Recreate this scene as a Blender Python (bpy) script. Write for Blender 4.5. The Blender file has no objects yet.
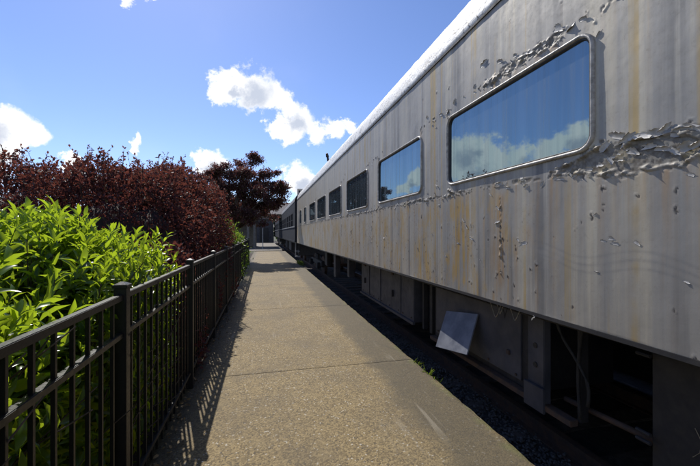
import bpy, bmesh, math, random
import numpy as np
from mathutils import Vector, Matrix

random.seed(7)
RNG = np.random.default_rng(11)
SC = bpy.context.scene
COL = SC.collection
R = math.radians

# ------------------------------------------------------------------ camera, sky, sun, exposure
EYE = 1.65
YAW = R(13.8)
FPX = 350.0
cam_data = bpy.data.cameras.new('camera')
cam_data.lens = 18.0
cam_data.sensor_width = 36.0
cam_data.clip_start = 0.05
cam_data.clip_end = 2000
cam = bpy.data.objects.new('camera', cam_data)
COL.objects.link(cam)
cam.location = (0, 0, EYE)
cam.rotation_euler = (R(90), 0, -YAW)
SC.camera = cam

SUN_AZ = R(-14.4)      # left of the path's direction (+Y)
SUN_EL = R(45.6)
SUN_DIR = Vector((math.sin(SUN_AZ) * math.cos(SUN_EL), math.cos(SUN_AZ) * math.cos(SUN_EL), math.sin(SUN_EL)))
sun_data = bpy.data.lights.new('sun', 'SUN')
sun_data.energy = 4.6
sun_data.angle = R(0.53)
sun_data.color = (1.0, 0.955, 0.88)
sun = bpy.data.objects.new('sun', sun_data)
COL.objects.link(sun)
sun.location = (-6, 20, 25)
sun.rotation_euler = SUN_DIR.to_track_quat('Z', 'Y').to_euler()

SC.view_settings.view_transform = 'Standard'
SC.view_settings.look = 'None'
SC.view_settings.exposure = 0.0
SC.view_settings.gamma = 1.0
SC.view_settings.use_curve_mapping = False
SC.cycles.use_adaptive_sampling = True
SC.cycles.max_bounces = 8
SC.cycles.transparent_max_bounces = 6


def view_dir(u, v):
    f = Vector((math.sin(YAW), math.cos(YAW), 0))
    r = Vector((math.cos(YAW), -math.sin(YAW), 0))
    return f * FPX + r * (u - 350) + Vector((0, 0, 1)) * (234 - v)


def build_world():
    w = bpy.data.worlds.new('World')
    SC.world = w
    w.use_nodes = True
    nt = w.node_tree
    nt.nodes.clear()
    N, L = nt.nodes, nt.links

    def node(t, **kw):
        n = N.new(t)
        for k, v in kw.items():
            setattr(n, k, v)
        return n

    def math_(op, a, b=None, clamp=False):
        n = node('ShaderNodeMath', operation=op, use_clamp=clamp)
        for i, x in enumerate((a, b)):
            if x is None:
                continue
            if isinstance(x, (int, float)):
                n.inputs[i].default_value = x
            else:
                L.new(x, n.inputs[i])
        return n.outputs[0]

    sky = node('ShaderNodeTexSky', sky_type='NISHITA')
    sky.sun_disc = False
    sky.sun_elevation = SUN_EL
    sky.sun_rotation = SUN_AZ % (2 * math.pi)
    sky.altitude = 300
    sky.air_density = 1.0
    sky.dust_density = 0.22
    sky.ozone_density = 4.5
    bg1 = node('ShaderNodeBackground')
    bg1.inputs['Strength'].default_value = 0.135
    wb = node('ShaderNodeMix', data_type='RGBA', blend_type='MULTIPLY')      # the camera's cool white balance
    wb.inputs['Factor'].default_value = 1.0
    L.new(sky.outputs[0], wb.inputs['A'])
    wb.inputs['B'].default_value = (0.98, 0.96, 1.13, 1)
    L.new(wb.outputs['Result'], bg1.inputs['Color'])

    tc = node('ShaderNodeTexCoord')
    d = tc.outputs['Generated']
    # soft wobble of the direction, so that cloud outlines billow
    wob = node('ShaderNodeTexNoise')
    wob.inputs['Scale'].default_value = 13.0
    wob.inputs['Detail'].default_value = 5.0
    wob.inputs['Roughness'].default_value = 0.66
    L.new(d, wob.inputs['Vector'])
    sub = node('ShaderNodeVectorMath', operation='SUBTRACT')
    L.new(wob.outputs['Color'], sub.inputs[0])
    sub.inputs[1].default_value = (0.5, 0.5, 0.5)
    mul = node('ShaderNodeVectorMath', operation='SCALE')
    L.new(sub.outputs[0], mul.inputs[0])
    mul.inputs['Scale'].default_value = 0.105
    add = node('ShaderNodeVectorMath', operation='ADD')
    L.new(d, add.inputs[0])
    L.new(mul.outputs[0], add.inputs[1])
    dw = add.outputs[0]

    seen = [(222, 93, 15), (238, 88, 17), (256, 90, 19), (271, 97, 14), (287, 108, 13), (300, 120, 15), (318, 131, 12),
            (277, 129, 10), (350, 127, 8), (335, 131, 9), (292, 131, 11), (6, 128, 20), (32, 136, 13), (-22, 126, 26), (-55, 130, 30),
            (216, 166, 14), (203, 160, 9), (300, 182, 15), (314, 190, 16), (137, 141, 6), (131, -2, 8), (150, -8, 8)]
    mirrored = [(455, 170, 12), (474, 166, 14), (498, 160, 13), (522, 158, 14), (552, 150, 16), (580, 142, 16), (604, 140, 20),
                (500, 175, 14), (545, 168, 16), (413, 182, 8), (403, 188, 7), (420, 174, 6), (470, 180, 16), (640, 140, 24)]
    rest = [(-150, 0.22, 0.16), (-120, 0.3, 0.14), (-95, 0.2, 0.18), (-75, 0.34, 0.12), (60, 0.25, 0.15), (88, 0.18, 0.2),
            (120, 0.3, 0.17), (150, 0.22, 0.2), (180, 0.35, 0.15), (-172, 0.16, 0.14), (35, 0.2, 0.12)]
    blobs = []
    for (u, v, r) in seen:
        dd = view_dir(u, v)
        blobs.append((dd.normalized(), r / dd.length))
    for (u, v, r) in mirrored:
        dd = view_dir(u, v)
        ln = dd.length
        dd = Vector((-dd.x, dd.y, dd.z)).normalized()
        blobs.append((dd, r / ln))
    for (az, el, r) in rest:
        a = R(az)
        blobs.append((Vector((math.sin(a) * math.cos(el), math.cos(a) * math.cos(el), math.sin(el))), r))
    field = None
    for c, r in blobs:
        dist = node('ShaderNodeVectorMath', operation='DISTANCE')
        L.new(dw, dist.inputs[0])
        dist.inputs[1].default_value = c
        q = math_('MULTIPLY', dist.outputs['Value'], -1.0 / r)
        q = math_('ADD', q, 1.30)
        field = q if field is None else math_('SMOOTH_MAX', field, q)
        if field.node.operation == 'SMOOTH_MAX':
            field.node.inputs[2].default_value = 0.5
    fine = node('ShaderNodeTexNoise')
    fine.inputs['Scale'].default_value = 26.0
    fine.inputs['Detail'].default_value = 7.0
    fine.inputs['Roughness'].default_value = 0.70
    L.new(d, fine.inputs['Vector'])
    fz = math_('SUBTRACT', fine.outputs['Fac'], 0.5)
    fz = math_('MULTIPLY', fz, 1.5)
    dens = math_('ADD', field, fz)
    mr = node('ShaderNodeMapRange', interpolation_type='SMOOTHSTEP')
    L.new(dens, mr.inputs['Value'])
    mr.inputs['From Min'].default_value = 0.10
    mr.inputs['From Max'].default_value = 0.62
    # thin veil of high cloud, barely there
    veil = node('ShaderNodeTexNoise')
    veil.inputs['Scale'].default_value = 3.2
    veil.inputs['Detail'].default_value = 6.0
    L.new(d, veil.inputs['Vector'])
    vm = node('ShaderNodeMapRange', interpolation_type='SMOOTHSTEP')
    L.new(veil.outputs['Fac'], vm.inputs['Value'])
    vm.inputs['From Min'].default_value = 0.55
    vm.inputs['From Max'].default_value = 0.85
    vm.inputs['To Max'].default_value = 0.08
    mask = math_('MAXIMUM', mr.outputs[0], vm.outputs[0])
    # the thick middle of a backlit cloud is grey
    core = node('ShaderNodeMapRange', interpolation_type='SMOOTHSTEP')
    cores = [(256, 92, 21, 1), (240, 94, 12, 1), (297, 123, 15, 1), (-18, 132, 22, 1), (216, 169, 12, 1), (306, 188, 14, 1), (480, 176, 16, -1), (530, 168, 15, -1), (578, 152, 15, -1), (408, 188, 7, -1)]
    grey = None
    for (u, v, r, sg) in cores:
        dd = view_dir(u, v)
        ln = dd.length
        dist = node('ShaderNodeVectorMath', operation='DISTANCE')
        L.new(dw, dist.inputs[0])
        dist.inputs[1].default_value = Vector((dd.x * sg, dd.y, dd.z)).normalized()
        q = math_('ADD', math_('MULTIPLY', dist.outputs['Value'], -ln / r), 1.0)
        grey = q if grey is None else math_('MAXIMUM', grey, q)
    for (az, el, r) in rest:
        a = R(az)
        dist = node('ShaderNodeVectorMath', operation='DISTANCE')
        L.new(dw, dist.inputs[0])
        dist.inputs[1].default_value = Vector((math.sin(a) * math.cos(el), math.cos(a) * math.cos(el), math.sin(el)))
        grey = math_('MAXIMUM', grey, math_('ADD', math_('MULTIPLY', dist.outputs['Value'], -1.4 / r), 1.0))
    L.new(math_('ADD', grey, math_('MULTIPLY', fz, 0.35)), core.inputs['Value'])
    core.inputs['From Min'].default_value = -0.05
    core.inputs['From Max'].default_value = 0.75
    cm = node('ShaderNodeMix', data_type='RGBA')
    L.new(core.outputs[0], cm.inputs['Factor'])
    cm.inputs['A'].default_value = (1.0, 1.0, 1.0, 1)
    cm.inputs['B'].default_value = (0.52, 0.57, 0.68, 1)
    bg2 = node('ShaderNodeBackground')
    L.new(cm.outputs['Result'], bg2.inputs['Color'])
    bg2.inputs['Strength'].default_value = 1.2
    mix = node('ShaderNodeMixShader')
    L.new(mask, mix.inputs[0])
    L.new(bg1.outputs[0], mix.inputs[1])
    L.new(bg2.outputs[0], mix.inputs[2])
    out = node('ShaderNodeOutputWorld')
    L.new(mix.outputs[0], out.inputs['Surface'])


build_world()

# ------------------------------------------------------------------ helpers


def hash2(ix, iy, seed):
    h = (ix.astype(np.int64) * 374761393 + iy.astype(np.int64) * 668265263 + seed * 974711 + 12345) & 0xffffffff
    h = ((h ^ (h >> 13)) * 1274126177) & 0xffffffff
    h = h ^ (h >> 16)
    h = (h * 2246822519) & 0xffffffff
    h = h ^ (h >> 15)
    return (h & 0xffffff) / float(0x1000000)


def noise2(x, y, seed=0):
    ix, iy = np.floor(x), np.floor(y)
    fx, fy = x - ix, y - iy
    ux, uy = fx * fx * fx * (fx * (fx * 6 - 15) + 10), fy * fy * fy * (fy * (fy * 6 - 15) + 10)

    def g(ax, ay):
        a = hash2(ix + ax, iy + ay, seed) * 2 * np.pi
        return np.cos(a) * (fx - ax) + np.sin(a) * (fy - ay)
    n = (g(0, 0) * (1 - ux) + g(1, 0) * ux) * (1 - uy) + (g(0, 1) * (1 - ux) + g(1, 1) * ux) * uy
    return n * 1.41


def fbm(x, y, seed=0, oct=4, rough=0.5):
    s, a, t = 0.0, 1.0, 0.0
    for i in range(oct):
        s = s + a * noise2(x * 2 ** i, y * 2 ** i, seed + i * 17)
        t += a
        a *= rough
    return s / t


def voronoi2(x, y, seed=0):
    """nearest cell: returns F1, F2, cell random value, vector to the cell's seed"""
    ix, iy = np.floor(x), np.floor(y)
    f1 = np.full(x.shape, 9.0)
    f2 = np.full(x.shape, 9.0)
    cid = np.zeros(x.shape)
    vx = np.zeros(x.shape)
    vy = np.zeros(x.shape)
    for ax in (-1, 0, 1):
        for ay in (-1, 0, 1):
            cx, cy = ix + ax, iy + ay
            px = cx + hash2(cx, cy, seed)
            py = cy + hash2(cx, cy, seed + 5)
            dx, dy = px - x, py - y
            dd = np.sqrt(dx * dx + dy * dy)
            near = dd < f1
            f2 = np.where(near, f1, np.minimum(f2, dd))
            cid = np.where(near, hash2(cx, cy, seed + 9), cid)
            vx = np.where(near, dx, vx)
            vy = np.where(near, dy, vy)
            f1 = np.where(near, dd, f1)
    return f1, f2, cid, vx, vy


def smooth(a, b, x):
    t = np.clip((x - a) / (b - a), 0, 1)
    return t * t * (3 - 2 * t)


def link(name, me, parent=None, loc=None):
    o = bpy.data.objects.new(name, me)
    COL.objects.link(o)
    if parent is not None:
        o.parent = parent
    if loc is not None:
        o.location = loc
    return o


def tag(o, label, cat, group=None):
    o['label'] = label
    o['category'] = cat
    if group:
        o['group'] = group
    return o


def thing(name, label, cat, loc=(0, 0, 0), group=None):
    o = bpy.data.objects.new(name, None)
    COL.objects.link(o)
    o.location = loc
    o.empty_display_size = 0.3
    return tag(o, label, cat, group)


def mesh_np(name, V, F, mat=None, shade=False, attrs=None):
    V = np.asarray(V, dtype=np.float32)
    F = np.asarray(F, dtype=np.int32)
    me = bpy.data.meshes.new(name)
    n, k = F.shape
    me.vertices.add(len(V))
    me.vertices.foreach_set('co', V.ravel())
    me.loops.add(n * k)
    me.loops.foreach_set('vertex_index', F.ravel())
    me.polygons.add(n)
    me.polygons.foreach_set('loop_start', np.arange(0, n * k, k, dtype=np.int32))
    if shade:
        me.polygons.foreach_set('use_smooth', np.ones(n, dtype=bool))
    if attrs:
        for an, av in attrs.items():
            a = me.attributes.new(an, 'FLOAT', 'POINT')
            a.data.foreach_set('value', np.asarray(av, dtype=np.float32).ravel())
    me.update(calc_edges=True)
    if mat:
        me.materials.append(mat)
    return me


class MB:
    """collects vertices and faces of one mesh"""

    def __init__(self):
        self.v, self.f = [], []

    def box(self, x0, x1, y0, y1, z0, z1):
        b = len(self.v)
        self.v += [(x0, y0, z0), (x1, y0, z0), (x1, y1, z0), (x0, y1, z0), (x0, y0, z1), (x1, y0, z1), (x1, y1, z1), (x0, y1, z1)]
        for f in ((0, 3, 2, 1), (4, 5, 6, 7), (0, 1, 5, 4), (1, 2, 6, 5), (2, 3, 7, 6), (3, 0, 4, 7)):
            self.f.append(tuple(b + i for i in f))
        return self

    def tube(self, pts, rad, n=8, caps=True):
        pts = [Vector(p) for p in pts]
        if not isinstance(rad, (list, tuple)):
            rad = [rad] * len(pts)
        b = len(self.v)
        for i, p in enumerate(pts):
            t = (pts[min(i + 1, len(pts) - 1)] - pts[max(i - 1, 0)]).normalized()
            a = Vector((0, 0, 1)) if abs(t.z) < 0.9 else Vector((1, 0, 0))
            e1 = t.cross(a).normalized()
            e2 = t.cross(e1)
            for k in range(n):
                ang = 2 * math.pi * k / n
                self.v.append(tuple(p + (e1 * math.cos(ang) + e2 * math.sin(ang)) * rad[i]))
        for i in range(len(pts) - 1):
            for k in range(n):
                k2 = (k + 1) % n
                self.f.append((b + i * n + k, b + i * n + k2, b + (i + 1) * n + k2, b + (i + 1) * n + k))
        if caps:
            self.f.append(tuple(b + k for k in range(n)))
            e = b + (len(pts) - 1) * n
            self.f.append(tuple(e + k for k in reversed(range(n))))
        return self

    def disc(self, c, axis_x, r, w, n=20):
        """a wheel-like disc with its axle along X"""
        return self.tube([(c[0] - w / 2, c[1], c[2]), (c[0] + w / 2, c[1], c[2])], r, n)

    def mesh(self, name, mat, bevel=0.0, shade=False):
        me = bpy.data.meshes.new(name)
        me.from_pydata(self.v, [], self.f)
        bm = bmesh.new()
        bm.from_mesh(me)
        bmesh.ops.recalc_face_normals(bm, faces=bm.faces)
        if bevel > 0:
            bmesh.ops.bevel(bm, geom=[e for e in bm.edges if e.is_manifold and e.calc_face_angle(0) > 0.7], offset=bevel, segments=2, affect='EDGES')
        if shade:
            for f in bm.faces:
                f.smooth = True
        bm.to_mesh(me)
        bm.free()
        me.materials.append(mat)
        return me

    def obj(self, name, mat, parent=None, bevel=0.0, shade=False):
        return link(name, self.mesh(name, mat, bevel, shade), parent)


def box_obj(name, mat, parent, x0, x1, y0, y1, z0, z1, bevel=0.004):
    return MB().box(x0, x1, y0, y1, z0, z1).obj(name, mat, parent, bevel)


# ------------------------------------------------------------------ materials


class NT:
    def __init__(self, name):
        self.m = bpy.data.materials.new(name)
        self.m.use_nodes = True
        self.t = self.m.node_tree
        self.N, self.L = self.t.nodes, self.t.links
        self.b = self.N['Principled BSDF']
        self.out = self.N['Material Output']
        g = self.N.new('ShaderNodeNewGeometry')
        self.pos = g.outputs['Position']
        self.geo = g

    def put(self, sock, x):
        if hasattr(x, 'node'):
            self.L.new(x, sock)
        elif x is not None:
            if isinstance(x, (tuple, list)) and len(x) == 3 and sock.type == 'RGBA':
                x = (*x, 1)
            sock.default_value = x

    def math(self, op, a, b=None, c=None, clamp=False):
        n = self.N.new('ShaderNodeMath')
        n.operation = op
        n.use_clamp = clamp
        for i, x in enumerate((a, b, c)):
            if x is not None:
                self.put(n.inputs[i], x)
        return n.outputs[0]

    def scale(self, v, s):
        n = self.N.new('ShaderNodeVectorMath')
        n.operation = 'MULTIPLY'
        self.put(n.inputs[0], v)
        n.inputs[1].default_value = s
        return n.outputs[0]

    def noise(self, scale, detail=4, rough=0.55, vec=None, dist=0.0):
        n = self.N.new('ShaderNodeTexNoise')
        self.put(n.inputs['Vector'], vec if vec is not None else self.pos)
        n.inputs['Scale'].default_value = scale
        n.inputs['Detail'].default_value = detail
        n.inputs['Roughness'].default_value = rough
        n.inputs['Distortion'].default_value = dist
        return n.outputs['Fac']

    def voro(self, scale, feature='F1', vec=None, out='Distance'):
        n = self.N.new('ShaderNodeTexVoronoi')
        n.feature = feature
        self.put(n.inputs['Vector'], vec if vec is not None else self.pos)
        n.inputs['Scale'].default_value = scale
        return n.outputs[out]

    def ramp(self, x, lo, hi, a=0.0, b=1.0):
        n = self.N.new('ShaderNodeMapRange')
        n.interpolation_type = 'SMOOTHSTEP'
        self.put(n.inputs['Value'], x)
        n.inputs['From Min'].default_value = lo
        n.inputs['From Max'].default_value = hi
        n.inputs['To Min'].default_value = a
        n.inputs['To Max'].default_value = b
        return n.outputs[0]

    def mix(self, f, a, b, blend='MIX'):
        n = self.N.new('ShaderNodeMix')
        n.data_type = 'RGBA'
        n.blend_type = blend
        self.put(n.inputs['Factor'], f)
        self.put(n.inputs['A'], a)
        self.put(n.inputs['B'], b)
        return n.outputs['Result']

    def attr(self, name):
        n = self.N.new('ShaderNodeAttribute')
        n.attribute_name = name
        return n.outputs['Fac']

    def bump(self, h, strength=0.3, dist=0.01, prev=None):
        n = self.N.new('ShaderNodeBump')
        n.inputs['Strength'].default_value = strength
        n.inputs['Distance'].default_value = dist
        self.put(n.inputs['Height'], h)
        if prev is not None:
            self.L.new(prev, n.inputs['Normal'])
        self.L.new(n.outputs[0], self.b.inputs['Normal'])
        return n.outputs[0]

    def set(self, **kw):
        names = {'color': 'Base Color', 'rough': 'Roughness', 'metal': 'Metallic', 'ior': 'IOR', 'spec': 'Specular IOR Level'}
        for k, v in kw.items():
            self.put(self.b.inputs[names[k]], v)
        return self


def mat_plain(name, c1, c2, rough=0.6, scale=6, metal=0.0, bump=0.15, bscale=60, spec=0.5):
    t = NT(name)
    n = t.noise(scale, 6, 0.6)
    t.set(color=t.mix(t.ramp(n, 0.3, 0.7), c1, c2), rough=t.ramp(t.noise(scale * 3), 0.2, 0.8, rough - 0.1, rough + 0.1), metal=metal, spec=spec)
    if bump:
        t.bump(t.noise(bscale, 4), bump, 0.004)
    return t.m


def mat_leaf(name, c_a, c_b, trans, rough=0.4, tfac=0.4, odd=None):
    t = NT(name)
    tint = t.attr('tint')
    col = t.mix(tint, c_a, c_b)
    if odd:
        col = t.mix(t.ramp(tint, 0.72, 0.95), col, odd)
    t.set(color=col, rough=rough, spec=0.5 if rough < 0.45 else 0.25)
    tr = t.N.new('ShaderNodeBsdfTranslucent')
    tcol = t.mix(tint, tuple(x * 0.75 for x in trans), trans)
    t.L.new(tcol, tr.inputs['Color'])
    ms = t.N.new('ShaderNodeMixShader')
    ms.inputs[0].default_value = tfac
    t.L.new(t.b.outputs[0], ms.inputs[1])
    t.L.new(tr.outputs[0], ms.inputs[2])
    t.L.new(ms.outputs[0], t.out.inputs['Surface'])
    return t.m


def mat_train():
    t = NT('weathered_grey_paint')
    peel, rust, ghost, chip = t.attr('peel'), t.attr('rust'), t.attr('ghost'), t.attr('chip')
    s1 = t.noise(1.0, 5, 0.55, t.scale(t.pos, (0, 7.0, 0.22)))
    s2 = t.noise(1.0, 4, 0.5, t.scale(t.pos, (0, 19.0, 0.35)))
    s3 = t.noise(1.0, 3, 0.5, t.scale(t.pos, (0, 2.2, 0.3)))
    big = t.noise(1.6, 5, 0.6)
    grey = t.mix(t.ramp(s3, 0.35, 0.65), (0.278, 0.268, 0.250), (0.345, 0.323, 0.286))
    grey = t.mix(t.ramp(s1, 0.50, 0.72), grey, (0.46, 0.42, 0.335))
    grey = t.mix(t.ramp(s1, 0.50, 0.34), grey, (0.182, 0.178, 0.172))
    grey = t.mix(t.math('MULTIPLY', t.ramp(s2, 0.58, 0.76), 0.55), grey, (0.50, 0.465, 0.39))
    grey = t.mix(t.math('MULTIPLY', t.ramp(big, 0.5, 0.75), 0.35), grey, (0.38, 0.365, 0.345))
    sx = t.N.new('ShaderNodeSeparateXYZ')
    t.L.new(t.pos, sx.inputs[0])
    far_beige = t.ramp(t.math('ADD', sx.outputs[1], t.math('MULTIPLY', t.math('SUBTRACT', big, 0.5), 5.0)), 2.5, 9.0)    # paint mixed lighter and more beige towards the far end
    grey = t.mix(t.math('MULTIPLY', far_beige, 0.55), grey, (0.52, 0.475, 0.40))
    dirt = t.noise(34, 6, 0.7)
    grey = t.mix(t.math('MULTIPLY', t.ramp(dirt, 0.52, 0.8), 0.3), grey, (0.12, 0.11, 0.10))
    # ochre run-off
    r1 = t.noise(1.0, 3, 0.5, t.scale(t.pos, (0, 11.0, 0.12)))
    r2 = t.noise(1.3, 4, 0.6, t.scale(t.pos, (0, 1.0, 1.0)))
    rr = t.math('MULTIPLY', t.ramp(r1, 0.56, 0.68), t.ramp(r2, 0.38, 0.58))
    grey = t.mix(t.math('MULTIPLY', rr, 0.8), grey, (0.40, 0.28, 0.10))
    # ochre bloom in patches on the lower sheet
    pz = t.math('MULTIPLY', t.ramp(sx.outputs[2], 2.15, 1.85), t.ramp(sx.outputs[1], 1.6, 3.0))
    bl = t.math('MULTIPLY', t.ramp(t.noise(2.4, 6, 0.7, t.scale(t.pos, (0, 1.0, 0.55))), 0.46, 0.60), t.ramp(t.noise(1.0, 4, 0.6, t.scale(t.pos, (0, 24.0, 1.2))), 0.38, 0.58))
    grey = t.mix(t.math('MULTIPLY', t.math('MULTIPLY', bl, pz), 0.85), grey, (0.42, 0.27, 0.07))
    sp = t.math('MULTIPLY', t.ramp(t.noise(26, 5, 0.75), 0.57, 0.64), t.ramp(t.noise(2.2, 4, 0.6), 0.47, 0.60))
    grey = t.mix(t.math('MULTIPLY', t.math('MULTIPLY', sp, pz), 0.75), grey, (0.09, 0.07, 0.055))
    rn = t.noise(1.0, 4, 0.6, t.scale(t.pos, (0, 30.0, 2.0)))
    rs = t.math('MULTIPLY', rust, t.ramp(rn, 0.3, 0.65), clamp=True)
    grey = t.mix(t.math('MULTIPLY', rs, 0.95), grey, (0.36, 0.20, 0.055))
    grey = t.mix(t.math('MULTIPLY', ghost, 0.4), grey, (0.10, 0.11, 0.125))
    under = t.mix(t.ramp(t.noise(18, 5, 0.65), 0.35, 0.65), (0.23, 0.215, 0.185), (0.12, 0.098, 0.07))
    under = t.mix(t.ramp(t.noise(9, 3), 0.55, 0.7), under, (0.30, 0.25, 0.15))
    grey = t.mix(peel, grey, under)
    grey = t.mix(chip, grey, (0.045, 0.038, 0.034))
    t.set(color=grey, rough=t.ramp(dirt, 0.2, 0.8, 0.50, 0.66), metal=t.math('MULTIPLY', t.math('SUBTRACT', 1.0, t.math('MAXIMUM', peel, chip, clamp=True)), 0.3))
    b1 = t.bump(t.noise(70, 6, 0.7), 0.10, 0.004)
    t.bump(t.noise(2.6, 3, 0.5), 0.25, 0.02, b1)
    return t.m


def mat_roof():
    t = NT('white_roof_paint')
    n = t.noise(7, 6, 0.7)
    v = t.voro(9, 'DISTANCE_TO_EDGE', t.scale(t.pos, (1, 0.7, 1.4)))
    col = t.mix(t.ramp(n, 0.42, 0.7), (0.84, 0.83, 0.80), (0.66, 0.64, 0.60))
    col = t.mix(t.math('MULTIPLY', t.ramp(v, 0.05, 0.0), t.ramp(t.noise(3, 3), 0.45, 0.6)), col, (0.10, 0.09, 0.085))
    t.set(color=col, rough=0.6)
    t.bump(t.noise(11, 5, 0.65), 0.45, 0.03)
    return t.m


def mat_glass():
    t = NT('tinted_window_glass')
    s = t.noise(1.0, 4, 0.6, t.scale(t.pos, (1, 26, 0.7)))
    s2 = t.noise(1.0, 4, 0.6, t.scale(t.pos, (1, 7, 0.5)))
    col = t.mix(t.ramp(s2, 0.3, 0.7), (0.20, 0.28, 0.31), (0.25, 0.32, 0.34))
    gl = t.N.new('ShaderNodeBsdfGlossy')
    gl.inputs['Roughness'].default_value = 0.015
    t.L.new(col, gl.inputs['Color'])
    w = t.N.new('ShaderNodeBump')
    w.inputs['Strength'].default_value = 0.06
    w.inputs['Distance'].default_value = 0.02
    t.L.new(t.noise(1.6, 1), w.inputs['Height'])
    t.L.new(w.outputs[0], gl.inputs['Normal'])
    t.set(color=t.mix(t.ramp(s, 0.4, 0.7), (0.045, 0.085, 0.11), (0.13, 0.18, 0.215)), rough=0.5)
    ms = t.N.new('ShaderNodeMixShader')
    t.L.new(t.ramp(s, 0.40, 0.75, 0.12, 0.40), ms.inputs[0])
    t.L.new(gl.outputs[0], ms.inputs[1])
    t.L.new(t.b.outputs[0], ms.inputs[2])
    t.L.new(ms.outputs[0], t.out.inputs['Surface'])
    return t.m


def mat_path():
    t = NT('exposed_aggregate_concrete')
    v = t.N.new('ShaderNodeTexVoronoi')
    t.put(v.inputs['Vector'], t.pos)
    v.inputs['Scale'].default_value = 85
    vc = v.outputs['Color']
    sp = t.N.new('ShaderNodeSeparateColor')
    t.L.new(vc, sp.inputs[0])
    cell = sp.outputs[0]
    cell2 = sp.outputs[1]
    base = t.mix(t.ramp(cell, 0.0, 1.0), (0.145, 0.102, 0.043), (0.315, 0.232, 0.105))
    base = t.mix(t.math('GREATER_THAN', cell2, 0.978), base, (0.46, 0.41, 0.32))
    base = t.mix(t.math('MULTIPLY', t.math('LESS_THAN', cell2, 0.10), 0.7), base, (0.055, 0.044, 0.03))
    big = t.noise(1.1, 6, 0.62)
    base = t.mix(t.math('MULTIPLY', t.ramp(big, 0.40, 0.68), 0.5), base, (0.115, 0.090, 0.055))
    mid = t.noise(5.5, 5, 0.65)
    base = t.mix(t.math('MULTIPLY', t.ramp(mid, 0.5, 0.75), 0.38), base, (0.33, 0.25, 0.122))
    # damp, mossy strip along the right-hand edge and a darker one by the fence
    xyz = t.N.new('ShaderNodeSeparateXYZ')
    t.L.new(t.pos, xyz.inputs[0])
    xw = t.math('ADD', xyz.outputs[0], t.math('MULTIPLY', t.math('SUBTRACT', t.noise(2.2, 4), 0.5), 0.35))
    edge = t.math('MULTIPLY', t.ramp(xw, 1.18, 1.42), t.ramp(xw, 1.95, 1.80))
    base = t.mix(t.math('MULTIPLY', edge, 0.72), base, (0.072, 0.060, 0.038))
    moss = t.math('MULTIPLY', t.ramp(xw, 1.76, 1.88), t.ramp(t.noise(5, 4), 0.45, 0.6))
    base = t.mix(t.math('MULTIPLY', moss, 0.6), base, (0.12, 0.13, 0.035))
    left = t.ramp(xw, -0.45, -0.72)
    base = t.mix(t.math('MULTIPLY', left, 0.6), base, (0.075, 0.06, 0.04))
    crk = t.voro(0.75, 'DISTANCE_TO_EDGE', t.mix(0.12, t.pos, t.N.new('ShaderNodeTexNoise').outputs['Color']))
    base = t.mix(t.math('MULTIPLY', t.math('MULTIPLY', t.ramp(crk, 0.006, 0.001), t.ramp(t.noise(0.7, 3), 0.50, 0.62)), 0.6), base, (0.05, 0.04, 0.025))
    stain = t.noise(2.6, 6, 0.7, None, 0.6)
    base = t.mix(t.math('MULTIPLY', t.ramp(stain, 0.56, 0.72), 0.35), base, (0.085, 0.066, 0.04))
    # pale scuffs dragged along the walking direction
    sc = t.noise(1.0, 3, 0.6, t.scale(t.pos, (9.0, 0.55, 1)))
    scm = t.math('MULTIPLY', t.ramp(sc, 0.60, 0.68), t.ramp(t.noise(0.8, 3), 0.45, 0.6))
    base = t.mix(t.math('MULTIPLY', scm, 0.38), base, (0.36, 0.315, 0.235))
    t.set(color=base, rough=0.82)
    h = t.voro(85)
    b1 = t.bump(t.math('SUBTRACT', 1.0, h), 0.4, 0.005)
    t.bump(t.noise(260, 3), 0.3, 0.002, b1)
    return t.m


def mat_soil(name, a, b):
    t = NT(name)
    n = t.noise(9, 8, 0.7)
    t.set(color=t.mix(t.ramp(n, 0.3, 0.7), a, b), rough=0.95)
    t.bump(t.noise(30, 8, 0.7), 0.8, 0.03)
    return t.m


M = {}
M['train'] = mat_train()
M['roof'] = mat_roof()
M['glass'] = mat_glass()
M['path'] = mat_path()
M['frame'] = mat_plain('dull_aluminium_frame', (0.44, 0.42, 0.39), (0.20, 0.19, 0.175), 0.5, 22, 0.15, 0.4, 90)
M['gasket'] = mat_plain('black_rubber', (0.012, 0.012, 0.013), (0.03, 0.03, 0.032), 0.6, 20, 0, 0.1)
M['flake'] = mat_plain('curled_paint', (0.52, 0.50, 0.47), (0.30, 0.285, 0.26), 0.55, 16, 0, 0.3, 70)
M['black'] = mat_plain('black_fence_coating', (0.007, 0.007, 0.007), (0.012, 0.011, 0.010), 0.42, 30, 0, 0.05, 200)
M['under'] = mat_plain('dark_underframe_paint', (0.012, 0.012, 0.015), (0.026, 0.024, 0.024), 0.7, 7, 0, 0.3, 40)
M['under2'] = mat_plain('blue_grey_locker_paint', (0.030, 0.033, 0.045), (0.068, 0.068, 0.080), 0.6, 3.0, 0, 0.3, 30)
M['rusty'] = mat_plain('rusted_steel', (0.10, 0.055, 0.032), (0.05, 0.036, 0.03), 0.8, 12, 0, 0.5, 60)
M['plate'] = mat_plain('bare_galvanised_plate', (0.11, 0.12, 0.15), (0.20, 0.21, 0.24), 0.5, 6, 0.2, 0.2, 50)
M['cable'] = mat_plain('perished_cable', (0.010, 0.010, 0.010), (0.02, 0.018, 0.016), 0.8, 20, 0, 0)
M['wire'] = mat_plain('pale_wire', (0.30, 0.26, 0.18), (0.2, 0.17, 0.12), 0.6, 20, 0, 0)
M['soil'] = mat_soil('dark_mulch', (0.028, 0.020, 0.014), (0.065, 0.046, 0.03))
M['ground'] = mat_soil('worn_grass_ground', (0.05, 0.06, 0.022), (0.09, 0.085, 0.045))
M['bed'] = mat_soil('dirty_ballast_bed', (0.03, 0.028, 0.026), (0.06, 0.056, 0.05))
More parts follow.
